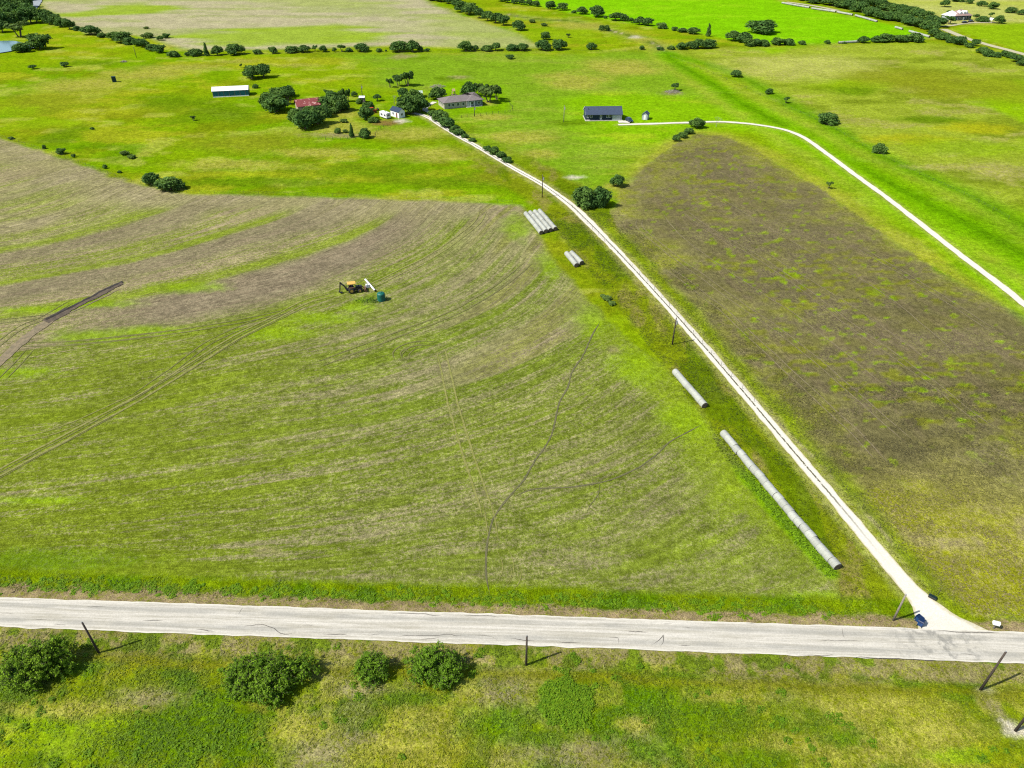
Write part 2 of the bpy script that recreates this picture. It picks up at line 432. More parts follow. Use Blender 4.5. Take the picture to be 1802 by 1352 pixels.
    paint(np.exp(-((d - 2.0 * w + (n_sml - .5) * 4) / (w * 0.7)) ** 2) * 0.55, C(176, 190, 84), C(150, 176, 50), 0.45, 0.9)
    paint(np.exp(-((d + (n_sml - .5) * 3) / w) ** 2) * 0.85, C(104, 178, 6), C(84, 152, 4), 0.4, 1.0)
    paint(np.exp(-((d + (n_sml - .5) * 2) / (w * 0.3)) ** 2) * 0.45, C(76, 142, 4), C(56, 108, 4), 0.45, 1.4)
    d, al = line_dist(P, SWALE2[::5])
    paint(np.exp(-((d + (n_sml - .5) * 4) / 6.0) ** 2) * 0.8, C(108, 182, 10), C(84, 156, 8), 0.45, 1.0)
    paint(np.exp(-((d + (n_sml - .5) * 2) / 1.6) ** 2) * 0.45, C(88, 150, 6), C(66, 120, 6), 0.45, 1.3)
    for i, q in enumerate(FAR_BLOBS):
        sort(blob(P, q[0], q[1], q[2], q[3], 0.6, i) * 0.85, q[4])

    # ---- the big crop field
    sdc = poly_sd(P, CROP)
    m = sstep(-1.2, 1.6, sdc + (n_sml - 0.5) * 3.0)
    REG[sdc > 0] = 1
    inside = m > 0.001
    if inside.any():
        s = np.zeros(n)
        s[inside] = row_coord(P[inside])
        S[inside] = s[inside]
        st1 = vnoise(s * 1.0, x * 0.035, 1.6, 51, 3)          # narrow streaks along the rows
        st2 = vnoise(s * 1.0, x * 0.06, 6.0, 52, 3)
        a = np.tile(np.array(C(130, 147, 76)), (n, 1))
        b = np.tile(np.array(C(154, 147, 104)), (n, 1))
        mm = np.full(n, 0.44)
        upper = sstep(gp(450, 600)[1], gp(450, 500)[1], s + (n_med - .5) * 16)
        mixin(a, upper * 0.9, C(140, 158, 72))
        mixin(b, upper * 0.9, C(166, 152, 116))
        # streaks of stubble
        k = sstep(0.50, 0.64, st2 * 0.6 + st1 * 0.4 + (n_med - .5) * 0.25)
        mm += 0.22 * k
        k2 = sstep(0.50, 0.64, vnoise(s, x * 0.05, 4.2, 53, 3)) * (1 - upper * 0.5)
        mixin(a, k2 * 0.5, C(112, 142, 34))
        mm -= 0.12 * k2
        k4 = sstep(0.53, 0.63, vnoise(s, x * 0.045, 2.2, 57, 3)) * (1 - upper * 0.6)
        mixin(a, k4 * 0.35, C(140, 138, 88))
        mm += 0.10 * k4
        a += (0.6 * sstep(gp(450, 740)[1], gp(450, 860)[1], s))[:, None] * (np.array(C(128, 145, 68))[None] - a)
        # bottom left is deeper green
        low = sstep(gp(450, 800)[1], gp(450, 960)[1], s) * sstep(20, -60, x)
        mixin(a, low * 0.5, C(108, 134, 30))
        mm -= 0.12 * low
        calm = sstep(gp(450, 740)[1], gp(450, 860)[1], s) * sstep(-50, 0, x)
        mm += calm * 0.75 * (0.42 - mm)
        left = sstep(-15, -70, x) * (1 - upper)
        mixin(a, left * 0.7, C(126, 147, 52))
        mm -= 0.15 * left
        # brown ground below each terrace, green grass on it
        brown = np.zeros(n)
        stripe = np.zeros(n)
        for i, s0 in enumerate(S_ST):
            dd = s0 - s + (n_sml - .5) * 1.6
            width = (9.0, 10.5, 13.0)[i]
            fade = (13.0, 13.0, 18.0)[i]
            hard = sstep(1.2, 2.6, dd) * (1 - sstep(width, width + fade, dd + (n_med - .5) * 12))
            brown = np.maximum(brown, hard * (0.65, 0.75, 0.9)[i])
            stripe = np.maximum(stripe, np.exp(-((dd + 1.0) / (2.3, 2.4, 3.6)[i]) ** 2))
        right_fade = 1 - sstep(-42, -18, x + (n_med - .5) * 16)
        low_left = sstep(-120, -82, x) * sstep(S_LOW - 6, S_LOW + 6, s) + (1 - sstep(-120, -82, x)) * sstep(gp(450, 480)[1] - 4, gp(450, 480)[1] + 6, s)
        brown *= (right_fade * 0.85 + 0.15) * low_left
        mixin(a, brown, C(152, 138, 114))
        mixin(b, brown, C(136, 122, 98))
        mm += brown * (0.5 - mm)
        top = sstep(S_ST[0] - 2, S_ST[0] + 14, s + (n_med - .5) * 18)
        edge = sstep(22, 4, sdc + (n_med - .5) * 14) * sstep(170, 200, y)
        tb = np.clip(top * (1 - 0.8 * sstep(0.45, 0.6, vnoise(s, x * 0.1, 9, 54, 3))) + edge * 0.9, 0, 1)
        mixin(a, tb * 0.85, C(170, 156, 124))
        mixin(b, tb * 0.85, C(150, 146, 94))
        stripe *= sstep(-18, -46, x) * (1 - edge)
        mixin(a, stripe * 0.62, C(140, 166, 64))
        mixin(b, stripe * 0.62, C(130, 150, 60))
        mm += stripe * (0.35 - mm)
        # taupe streaks right of the tank
        tz = sstep(-30, 0, x) * sstep(110, 125, y)
        k3 = sstep(0.52, 0.62, st2 + (n_med - .5) * 0.2) * tz
        mixin(a, k3 * 0.9, C(162, 148, 116))
        mixin(b, k3 * 0.8, C(140, 144, 84))
        A[:] += m[:, None] * (a - A)
        B[:] += m[:, None] * (b - B)
        M[:] += m * (mm - M)
        BU[:] += m * (0.75 - BU)
        ST[:] += m * (1.0 - ST)
        # greener edge next to the bales
        eg = sstep(13, 2, sdc + (n_sml - .5) * 8) * sstep(8, 30, x) * sstep(66, 80, y)
        paint(m * eg * 0.75, C(142, 174, 40), C(124, 150, 46), 0.4, 0.9, 0.3)
        for i, q in enumerate(CROP_BLOBS):
            sort(m * blob(P, q[0], q[1], q[2], q[3], 0.7, i + 80) * 0.75, q[4])

    # ---- the fallow ground right of the drive
    sdf = poly_sd(P, FALLOW)
    REG[sdf > 0] = 2
    m = sstep(-3.0, 3.0, sdf + (n_sml - .5) * 8 + (n_med - .5) * 8)
    if (m > 0).any():
        dirn = gps([(1230, 600), (1540, 965)])
        e = (dirn[1] - dirn[0]) / np.hypot(*(dirn[1] - dirn[0]))
        across = x * e[1] - y * e[0]
        along = x * e[0] + y * e[1]
        f1 = vnoise(across, along * 0.12, 3.2, 61, 3)
        f2 = vnoise(x * 0.7, y, 11, 62, 4)
        paint(m, C(156, 166, 52), C(150, 140, 92), 0.42, 1.2, 0.25)
        paint(m * sstep(0.48, 0.6, f2), C(166, 156, 112), C(146, 152, 58), 0.5, 1.1, 0.25)
        core = sstep(-16, 16, poly_sd(P, FALLOW_CORE) + (f2 - .5) * 30 + (vnoise(x * .6, y, 3.5, 70, 3) - .5) * 22) * m
        S[sdf > 0] = across[sdf > 0]
        paint(core * 0.95, C(122, 110, 86), C(130, 128, 72), 0.42, 1.0, 0.3)
        paint(core * sstep(0.46, 0.64, f2) * 0.6, C(122, 120, 64), C(106, 96, 70), 0.45, 1.0, 0.3)
        paint(core * sstep(0.52, 0.66, vnoise(x * 0.5, y, 9, 63, 5, 0.62)) * 0.5, C(136, 134, 62), C(112, 104, 64), 0.5, 1.0, 0.3)
        paint(core * sstep(0.56, 0.66, f1) * 0.45, C(136, 122, 92), C(110, 100, 66), 0.4, 0.8, 0.6)
        paint(core * sstep(0.62, 0.70, vnoise(x * 0.6, y, 4.5, 65, 2)) * sstep(-26, -6, -y + 0) * 0.0, C(150, 186, 40), C(120, 150, 30), 0.4, 1.0)
        paint(core * sstep(0.56, 0.66, vnoise(x * 0.6, y, 1.8, 67, 3)) * sstep(0.40, 0.56, vnoise(x * 0.5, y, 22, 68, 2)) * 0.75, C(150, 158, 58), C(124, 126, 50), 0.45, 1.1)
        paint(core * sstep(0.70, 0.78, vnoise(x * 0.8, y, 2.0, 66, 2)) * 0.75, C(146, 176, 44), C(118, 140, 34), 0.4, 1.0)
        lowr = sstep(104, 84, y + (f2 - .5) * 26) * m
        paint(lowr * 0.85, C(174, 178, 52), C(170, 158, 104), 0.42, 1.3, 0.1)
        paint(lowr * sstep(0.52, 0.62, vnoise(x * 0.6, y, 6, 64, 5, .62)) * 0.8, C(172, 156, 118), C(158, 158, 64), 0.45, 1.1, 0.1)
        for i, q in enumerate(FRESH):
            sort(m * blob(P, q[0], q[1], q[2] * 0.48, q[3] * 0.42, 0.5, i + 160) * 0.9, 'bright')

    rim = sstep(9, 1.5, -sdf + (n_sml - .5) * 5) * (sdf < 0) * (line_dist(P, DRIVE_C)[0] > 14) * sstep(30, 60, x)
    paint(rim * 0.75, C(182, 186, 84), C(158, 172, 52), 0.45, 0.9)
    # ---- verges of the drive
    d, al = line_dist(P, DRIVE_C)
    side = sstep(13.5, 9.5, d + (n_sml - .5) * 3) * (sdc < 0) * sstep(300, 240, y)
    paint(side * (sdf < 0) * 0.9, C(140, 160, 34), C(122, 138, 30), 0.45, 1.2)
    paint(side * sstep(0.52, 0.62, vnoise(x, y * 0.5, 5, 71, 3)) * 0.75 * (sdf < 0), C(160, 146, 86), C(132, 142, 40), 0.5, 1.0)
    paint(side * sstep(0.56, 0.64, vnoise(x, y * 0.4, 7, 72, 3)) * 0.85 * (sdf < 0), C(112, 148, 20), C(92, 122, 16), 0.45, 1.4)
    paint(sstep(7.5, 3.5, d + (n_sml - .5) * 2) * (sdf > -6) * sstep(250, 200, y) * 0.8 * (sdc < 0), C(148, 178, 40), C(128, 152, 34), 0.42, 1.2)
    paint(sstep(3.6, 1.8, d + (n_sml - .5) * 1.4) * 0.6, C(184, 176, 116), C(150, 156, 60), 0.4, 0.8)
    fl, _ = line_dist(P, FENCE_LINE)
    paint(sstep(0.75, 0.3, fl + (n_sml - .5) * 0.5) * sstep(0.36, 0.56, vnoise(x, y, 6, 74, 3)) * 0.75, C(178, 168, 124), C(150, 148, 78), 0.35, 1.0)
    d2, _ = line_dist(P, DRIVE2_C)
    paint(sstep(8, 2, d2 + (n_sml - .5) * 4) * 0.7, C(134, 200, 14), C(110, 178, 10), 0.4, 0.6)
    paint(sstep(3.0, 1.6, d2 + (n_sml - .5) * 1.2) * 0.5, C(186, 190, 110), C(150, 176, 50), 0.4, 0.6)

    bw, al = line_dist(P, BALE_WEEDS)
    paint(sstep(1.9, 0.9, bw + (n_sml - .5) * 1.2) * sstep(4, 12, al), C(132, 186, 30), C(104, 154, 24), 0.42, 1.2)

    # ---- strip beyond the county road and the ground on the near side of it
    off = road_off(x, y)
    k = off + (n_sml - .5) * 1.6
    north = sstep(8.3, 6.6, k) * (off > 0)
    paint(north * (np.abs(x) < 400) * sstep(62, 54, x), C(134, 166, 24), C(104, 140, 14), 0.45, 1.6)
    paint(north * sstep(0.54, 0.64, n_sml) * 0.8 * sstep(62, 54, x), C(96, 150, 16), C(74, 122, 12), 0.45, 1.8)
    paint(sstep(4.9, 4.1, k + (vnoise(x, y, 3, 73, 2) - .5) * 1.8) * (off > 0), C(166, 148, 108), C(130, 138, 56), 0.4, 0.7)
    fore = off < 0
    REG[fore] = 3
    fm = fore.astype(float)
    g1 = vnoise(x, y, 11, 81, 4)
    g2 = vnoise(x, y, 4.5, 82, 3)
    paint(fm, C(146, 170, 36), C(118, 144, 26), 0.45, 1.3)
    paint(fm * sstep(0.50, 0.60, g1), C(168, 176, 46), C(140, 154, 34), 0.45, 1.2)
    paint(fm * sstep(0.54, 0.62, vnoise(x, y, 8, 83, 4)) * 0.9, C(106, 154, 24), C(84, 126, 16), 0.45, 1.5)
    paint(fm * sstep(0.58, 0.66, vnoise(x, y, 6.5, 84, 5, .6)) * 0.5, C(170, 162, 104), C(140, 146, 54), 0.5, 0.9)
    paint(fm * sstep(0.60, 0.68, g2) * 0.6, C(186, 182, 78), C(150, 156, 44), 0.45, 1.0)
    for i, q in enumerate(FORE_BLOBS):
        sort(fm * blob(P, q[0], q[1], q[2], q[3], 0.75, i + 120) * (0.75 if q[4] == 'soil' else 0.85), q[4])
    ks = -off + (n_sml - .5) * 1.6
    paint(fm * sstep(6.2, 4.6, ks + (g2 - .5) * 2.4) * 0.9, C(164, 152, 104), C(140, 146, 58), 0.46, 0.9)
    paint(fm * sstep(0.56, 0.64, vnoise(x, y, 2.2, 85, 3)) * sstep(6.6, 5.0, ks) * 0.9, C(118, 152, 36), C(100, 130, 28), 0.4, 1.2)
    paint(fm * np.exp(-((ks - 6.9) / 0.9) ** 2) * 0.8, C(150, 154, 44), C(120, 130, 30), 0.45, 1.0)
    return A, B, M, ST, BU, S, REG


# ------------------------------------------------------------------ mesh helpers
def mesh_np(name, V, F, smooth=False):
    V = np.asarray(V, np.float32)
    F = np.asarray(F, np.int32)
    me = bpy.data.meshes.new(name)
    me.vertices.add(len(V))
    me.vertices.foreach_set('co', V.ravel())
    nf, k = F.shape
    me.loops.add(nf * k)
    me.loops.foreach_set('vertex_index', F.ravel())
    me.polygons.add(nf)
    me.polygons.foreach_set('loop_start', np.arange(0, nf * k, k, dtype=np.int32))
    me.polygons.foreach_set('loop_total', np.full(nf, k, np.int32))
    if smooth:
        me.polygons.foreach_set('use_smooth', np.ones(nf, bool))
    me.update(calc_edges=True)
    return me


def attr_col(me, name, rgb):
    a = me.attributes.new(name, 'FLOAT_COLOR', 'POINT')
    a.data.foreach_set('color', np.c_[rgb, np.ones(len(rgb))].astype(np.float32).ravel())


def attr_f(me, name, v):
    a = me.attributes.new(name, 'FLOAT', 'POINT')
    a.data.foreach_set('value', np.asarray(v, np.float32))


def link(name, me, mat=None, parent=None, loc=None, rz=None):
    o = bpy.data.objects.new(name, me)
    COL.objects.link(o)
    if mat is not None and me is not None and len(me.materials) == 0:
        me.materials.append(mat)
    if parent is not None:
        o.parent = parent
    if loc is not None:
        o.location = loc
    if rz is not None:
        o.rotation_euler = (0, 0, rz)
    return o


def tag(o, label=None, cat=None, group=None, kind=None):
    if label:
        o['label'] = label
    if cat:
        o['category'] = cat
    if group:
        o['group'] = group
    if kind:
        o['kind'] = kind
    return o


def empty(name, loc, rz=0.0):
    return link(name, None, None, None, loc, rz)


_ONES = ['', 'first', 'second', 'third', 'fourth', 'fifth', 'sixth', 'seventh', 'eighth', 'ninth', 'tenth', 'eleventh', 'twelfth', 'thirteenth', 'fourteenth', 'fifteenth', 'sixteenth', 'seventeenth', 'eighteenth', 'nineteenth']


def ordinal(n):
    if n < 20:
        return _ONES[n]
    t = {2: 'twent', 3: 'thirt', 4: 'fort', 5: 'fift', 6: 'sixt'}[n // 10]
    return t + 'ieth' if n % 10 == 0 else t + 'y-' + _ONES[n % 10]


# ------------------------------------------------------------------ material helpers
class NT:
    def __init__(self, name):
        self.m = bpy.data.materials.new(name)
        self.m.use_nodes = True
        self.t = self.m.node_tree
        self.b = self.t.nodes['Principled BSDF']

    def n(self, typ, **kw):
        nd = self.t.nodes.new('ShaderNode' + typ)
        for k, v in kw.items():
            if hasattr(nd, k):
                setattr(nd, k, v)
        return nd

    def l(self, a, b):
        self.t.links.new(a, b)

    def val(self, sock, v):
        if isinstance(v, bpy.types.NodeSocket):
            self.l(v, sock)
        else:
            sock.default_value = v

    def math(self, op, a, b=0.0, clamp=False):
        nd = self.n('Math', operation=op, use_clamp=clamp)
        self.val(nd.inputs[0], a)
        self.val(nd.inputs[1], b)
        return nd.outputs[0]

    def noise(self, vec, scale, detail=3.0, rough=0.55):
        nd = self.n('TexNoise')
        if vec is not None:
            self.l(vec, nd.inputs['Vector'])
        nd.inputs['Scale'].default_value = scale
        nd.inputs['Detail'].default_value = detail
        nd.inputs['Roughness'].default_value = rough
        return nd.outputs['Fac']

    def remap(self, v, a, b, c=0.0, d=1.0):
        nd = self.n('MapRange')
        nd.interpolation_type = 'SMOOTHSTEP'
        self.val(nd.inputs[0], v)
        for i, q in enumerate((a, b, c, d)):
            self.val(nd.inputs[i + 1], q)
        return nd.outputs[0]

    def mix(self, f, a, b, blend='MIX'):
        nd = self.n('Mix', data_type='RGBA', blend_type=blend)
        self.val(nd.inputs[0], f)
        for i, q in ((6, a), (7, b)):
            if isinstance(q, bpy.types.NodeSocket):
                self.l(q, nd.inputs[i])
            else:
                nd.inputs[i].default_value = (*q, 1.0) if len(q) == 3 else q
        return nd.outputs[2]

    def attr(self, name, col=False):
        nd = self.n('Attribute', attribute_name=name)
        return nd.outputs['Color'] if col else nd.outputs['Fac']

    def objco(self):
        return self.n('TexCoord').outputs['Object']

    def pos(self):
        return self.n('NewGeometry').outputs['Position']

    def bump(self, h, strength, dist):
        nd = self.n('Bump')
        self.val(nd.inputs['Strength'], strength)
        nd.inputs['Distance'].default_value = dist
        self.l(h, nd.inputs['Height'])
        self.l(nd.outputs[0], self.b.inputs['Normal'])


def plain(name, rgb, rough=0.8, metal=0.0, var=0.18, scale=3.0, spec=0.3):
    k = NT(name)
    f = k.noise(k.objco(), scale, 4.0, 0.6)
    c = k.mix(k.remap(f, 0.3, 0.7), tuple(v * (1 - var) for v in rgb), tuple(min(1, v * (1 + var)) for v in rgb))
    k.l(c, k.b.inputs['Base Color'])
    k.b.inputs['Roughness'].default_value = rough
    k.b.inputs['Metallic'].default_value = metal
    k.b.inputs['Specular IOR Level'].default_value = spec
    return k.m


def ground_material():
    k = NT('ground_cover')
    p = k.objco()
    A = k.attr('ca', True)
    B = k.attr('cb', True)
    M = k.attr('mixf')
    ST = k.attr('streak')
    BU = k.attr('bumpf')
    S = k.attr('rowc')
    fine = k.noise(p, 1.9, 6.0, 0.68)
    mid = k.noise(p, 0.42, 4.0, 0.6)
    sep = k.n('SeparateXYZ')
    k.l(p, sep.inputs[0])
    cmb = k.n('CombineXYZ')
    k.l(S, cmb.inputs[0])
    k.l(k.math('MULTIPLY', sep.outputs[0], 0.055), cmb.inputs[1])
    stn = k.noise(cmb.outputs[0], 1.1, 4.0, 0.6)
    n0 = k.math('ADD', k.math('MULTIPLY', fine, 0.66), k.math('MULTIPLY', mid, 0.34))
    n1 = k.math('ADD', k.math('MULTIPLY', fine, 0.55), k.math('MULTIPLY', stn, 0.45))
    dn = k.math('SUBTRACT', n1, n0)
    nn = k.math('ADD', n0, k.math('MULTIPLY', dn, ST))
    thr = k.math('ADD', 0.5, k.math('MULTIPLY', k.math('SUBTRACT', 0.5, M), 0.42))
    fac = k.remap(nn, k.math('SUBTRACT', thr, 0.09), k.math('ADD', thr, 0.09))
    col = k.mix(fac, A, B)
    grain = k.noise(p, 5.2, 3.0, 0.7)
    g = k.remap(grain, 0.28, 0.72, 0.5, 1.5)
    col2 = k.mix(1.0, col, g, 'MULTIPLY')
    big = k.noise(p, 0.07, 3.0, 0.6)
    col3 = k.mix(1.0, col2, k.remap(big, 0.3, 0.7, 0.9, 1.1), 'MULTIPLY')
    patch = k.noise(p, 0.33, 6.0, 0.7)
    col3 = k.mix(1.0, col3, k.remap(patch, 0.32, 0.68, 0.85, 1.15), 'MULTIPLY')
    fine2 = k.noise(p, 0.95, 6.0, 0.75)
    col3 = k.mix(1.0, col3, k.remap(fine2, 0.34, 0.66, 0.74, 1.26), 'MULTIPLY')
    cm2 = k.n('CombineXYZ')
    k.l(k.math('MULTIPLY', S, 1.0), cm2.inputs[0])
    k.l(k.math('MULTIPLY', sep.outputs[0], 0.11), cm2.inputs[1])
    rowl = k.remap(k.noise(cm2.outputs[0], 2.2, 4.0, 0.7), 0.3, 0.7, 0.62, 1.38)
    rowm = k.math('ADD', 1.0, k.math('MULTIPLY', k.math('SUBTRACT', rowl, 1.0), k.math('MULTIPLY', ST, 0.7)))
    col3 = k.mix(1.0, col3, rowm, 'MULTIPLY')
    k.l(col3, k.b.inputs['Base Color'])
    k.b.inputs['Roughness'].default_value = 0.95
    k.b.inputs['Specular IOR Level'].default_value = 0.0
    h = k.math('ADD', k.math('MULTIPLY', fine, 1.0), k.math('MULTIPLY', grain, 0.35))
    k.bump(h, k.math('MULTIPLY', BU, 0.62), 0.42)
    return k.m


# ------------------------------------------------------------------ the ground, cut along the field edges
def build_ground():
    nc = 900
    rows = [14.0]
    while rows[-1] < 930:
        y = rows[-1]
        rows.append(y + 0.0021 * (y + 60) * (1 + y / 150.0))
    while rows[-1] < 3000:
        rows.append(rows[-1] * 1.06)
    rows = np.array(rows)
    u = np.linspace(-1.62, 1.62, nc)
    X = 0.59 * (rows[:, None] + 60) * u[None, :]
    Y = np.repeat(rows[:, None], nc, 1)
    P = np.c_[X.ravel(), Y.ravel()]
    A, B, M, ST, BU, S, REG = land(P)
    Z = H(P[:, 0], P[:, 1])
    V = np.c_[P, Z]
    nr = len(rows)
    i = (np.arange(nr - 1)[:, None] * nc + np.arange(nc - 1)[None, :]).ravel()
    F = np.c_[i, i + 1, i + nc + 1, i + nc]
    fr = REG[i]
    mat = ground_material()
    for rid, name in ((0, 'ground'), (1, 'crop_field'), (2, 'fallow_field'), (3, 'roadside_ground')):
        f = F[fr == rid]
        used = np.unique(f)
        remap = np.zeros(len(V), np.int32)
        remap[used] = np.arange(len(used))
        me = mesh_np(name, V[used], remap[f], True)
        attr_col(me, 'ca', A[used])
        attr_col(me, 'cb', B[used])
        attr_f(me, 'mixf', M[used])
        attr_f(me, 'streak', ST[used])
        attr_f(me, 'bumpf', BU[used])
        attr_f(me, 'rowc', S[used])
        tag(link(name, me, mat), kind='structure')


build_ground()


# ------------------------------------------------------------------ roads, drives, tracks: draped strips
def strip(name, line, hw, mat, z=0.05, ncr=5, rag=0.0, seed=0, parent=None, kind='structure', taper=False, hump=0.0):
    line = np.asarray(line)
    t = np.gradient(line, axis=0)
    t /= np.hypot(t[:, 0], t[:, 1])[:, None] + 1e-9
    nrm = np.c_[t[:, 1], -t[:, 0]]
    L = np.r_[0, np.cumsum(np.hypot(*np.diff(line, axis=0).T))]
    n = len(line)
    h = np.full(n, hw, float) if np.isscalar(hw) else np.asarray(hw, float)
    hl = h + rag * (vnoise(L, L * 0, 2.2, 90 + seed, 3) - 0.5) * 2
    hr = h + rag * (vnoise(L, L * 0, 2.2, 190 + seed, 3) - 0.5) * 2
    if taper:
        e = np.minimum(np.arange(n), np.arange(n)[::-1]) / 3.0
        hl *= np.clip(e, 0.05, 1)
        hr *= np.clip(e, 0.05, 1)
    k = np.linspace(-1, 1, ncr)
    off = np.where(k[None] < 0, k[None] * hl[:, None], k[None] * hr[:, None])
    X = line[:, None, 0] + nrm[:, None, 0] * off
    Y = line[:, None, 1] + nrm[:, None, 1] * off
    zz = H(X.ravel(), Y.ravel()) + z + 0.00025 * Y.ravel()
    if hump:
        kk = np.repeat((1 - k ** 2)[None], n, 0).ravel()
        zz = zz + hump * kk * vnoise(X.ravel(), Y.ravel(), 0.9, seed, 3) * 1.6
    V = np.c_[X.ravel(), Y.ravel(), zz]
    i = (np.arange(n - 1)[:, None] * ncr + np.arange(ncr - 1)[None]).ravel()
    F = np.c_[i, i + ncr, i + ncr + 1, i + 1]
    me = mesh_np(name, V, F, True)
    attr_f(me, 'along', np.repeat(L, ncr))
    attr_f(me, 'across', off.ravel())
    attr_f(me, 'edge', np.repeat(np.abs(k)[None], n, 0).ravel())
    o = link(name, me, mat, parent)
    if kind:
        o['kind'] = kind
    return o


JUNCTION_AL = 260.0 + gp(1665, 1140)[0]


def road_material():
    k = NT('chip_seal')
    p = k.objco()
    al, ac = k.attr('along'), k.attr('across')
    cmb = k.n('CombineXYZ')
    k.l(k.math('MULTIPLY', al, 0.05), cmb.inputs[0])
    k.l(k.math('MULTIPLY', ac, 1.6), cmb.inputs[1])
    st = k.noise(cmb.outputs[0], 1.6, 6.0, 0.72)
    pat = k.noise(p, 0.16, 4.0, 0.6)
    gr = k.noise(p, 6.0, 3.0, 0.7)
    c = k.mix(k.remap(st, 0.36, 0.64), C(190, 184, 164), C(236, 230, 214))
    c = k.mix(k.remap(pat, 0.40, 0.72, 0, 0.5), c, C(220, 214, 198))
    # darker wheel paths where the stone has worn off
    wp = k.math('ABSOLUTE', k.math('SUBTRACT', k.math('ABSOLUTE', ac), 1.25))
    c = k.mix(k.math('MULTIPLY', k.remap(wp, 0.65, 0.1), k.remap(pat, 0.32, 0.62, 0.12, 0.6)), c, C(166, 164, 152))
    sx = k.math('SUBTRACT', al, JUNCTION_AL)
    stain = k.math('MULTIPLY', k.remap(k.math('ABSOLUTE', sx), 9.0, 1.0), k.remap(k.noise(p, 0.55, 5.0, 0.7), 0.46, 0.62, 0, 0.75))
    c = k.mix(stain, c, C(146, 144, 134))
    rav = k.math('MULTIPLY', k.remap(k.noise(cmb.outputs[0], 3.2, 5.0, 0.75), 0.56, 0.68), 0.55)
    c = k.mix(rav, c, C(150, 146, 134))
    c = k.mix(1.0, c, k.remap(gr, 0.25, 0.75, 0.86, 1.14), 'MULTIPLY')
    ed = k.attr('edge')
    c = k.mix(k.remap(k.math('ADD', ed, k.math('MULTIPLY', k.math('SUBTRACT', k.noise(p, 1.2, 4.0), 0.5), 0.22)), 0.86, 1.0, 0, 0.8), c, C(246, 240, 222))
    k.l(c, k.b.inputs['Base Color'])
    k.b.inputs['Roughness'].default_value = 0.95
    k.bump(gr, 0.3, 0.05)
    return k.m


def gravel_material(name, mid):
    k = NT(name)
    p = k.objco()
    gr = k.noise(p, 4.0, 4.0, 0.7)
    pat = k.noise(p, 0.25, 4.0, 0.6)
    c = k.mix(k.remap(gr, 0.3, 0.7), C(236, 230, 208), C(252, 248, 234))
    ew = k.math('ADD', k.attr('edge'), k.math('MULTIPLY', k.math('SUBTRACT', k.noise(p, 0.9, 5.0, 0.7), 0.5), 0.7))
    c = k.mix(k.remap(ew, 0.72, 1.0, 0, 0.75), c, C(206, 194, 142))
    c = k.mix(k.remap(pat, 0.5, 0.75, 0, 0.35), c, C(236, 228, 202))
    if mid:
        ac = k.math('ABSOLUTE', k.math('ADD', k.attr('across'), k.math('MULTIPLY', k.math('SUBTRACT', k.noise(p, 1.4, 3.0), 0.5), 0.35)))
        al = k.attr('along')
        m = k.remap(ac, 0.24, 0.08)
        m = k.math('MULTIPLY', m, k.remap(al, 13.0, 36.0))
        m = k.math('MULTIPLY', m, k.remap(k.noise(p, 0.9, 4.0, 0.7), 0.34, 0.46, 0.15, 1.0))
        c = k.mix(m, c, C(96, 92, 56))
    k.l(c, k.b.inputs['Base Color'])
    k.b.inputs['Roughness'].default_value = 0.95
    k.bump(gr, 0.25, 0.06)
    return k.m


def soil_material(name, a, b, scale=1.4):
    k = NT(name)
    p = k.objco()
    f = k.noise(p, scale, 5.0, 0.68)
    c = k.mix(k.remap(f, 0.36, 0.64), a, b)
    k.l(c, k.b.inputs['Base Color'])
    k.b.inputs['Roughness'].default_value = 0.95
    k.bump(f, 0.7, 0.35)
    return k.m


M_ROAD = road_material()
M_DRIVE = gravel_material('white_caliche', True)
M_DRIVE2 = gravel_material('white_gravel', False)
xs = np.arange(-260, 261, 0.5)
road_line = np.c_[xs, ROAD_0 + ROAD_K * xs]
road = strip('road', road_line, ROAD_HW, M_ROAD, 0.07, 13, 0.2, 1)
L = np.arange(len(DRIVE)) * 1.0
hw = 1.2 + 5.4 * np.clip(1 - L / 9.6, 0, 1) ** 1.7 + 0.28 * np.clip(1 - L / 30.0, 0, 1)
bulge = np.exp(-(((DRIVE[:, 1] - gp(1025, 385)[1]) / 16.0) ** 2)) * 0.4
strip('driveway', DRIVE, hw + bulge, M_DRIVE, 0.045, 9, 0.24, 2)
strip('gravel_lane', DRIVE2, 1.15, M_DRIVE2, 0.05, 5, 0.25, 3)
strip('farm_lane', smooth_line(gps([(760, 212), (760, 203), (757, 198), (748, 193), (752, 186), (765, 179)]), 1.0), 1.3, M_DRIVE2, 0.05, 3, 0.3, 4)
strip('parking_apron', smooth_line(gps([(1110, 215), (1100, 214), (1088, 214)]), 0.5), 1.8, M_DRIVE2, 0.06, 3, 0.3, 5)
M_PALE = soil_material('pale_road', C(214, 204, 170), C(196, 190, 140), 0.8)
strip('far_road', smooth_line(gps([(1660, 52), (1700, 68), (1740, 80), (1802, 96), (1900, 124), (2000, 155)]), 3.0), 2.6, M_PALE, 0.06, 3, 0.3, 6)
strip('far_lane', smooth_line(gps([(1650, 47), (1672, 46), (1692, 43), (1715, 41), (1752, 41)]), 2.0), 1.6, M_PALE, 0.06, 3, 0.3, 7)
strip('distant_road', smooth_line(gps([(1384, 4), (1400, 6), (1440, 12), (1475, 19)]), 3.0), 2.4, M_PALE, 0.06, 3, 0.3, 8)
M_GREY = soil_material('grey_asphalt', C(176, 186, 190), C(150, 160, 164), 0.5)
strip('country_road', smooth_line(gps([(44, 22), (54, 14), (60, 6), (66, -6), (72, -20)]), 3.0), 5.5, M_GREY, 0.3, 3, 0.8, 9)

# cracks in the road's seal
M_CRACK = soil_material('crack_seal', C(96, 90, 84), C(120, 114, 104), 4.0)
rc = random.Random(21)


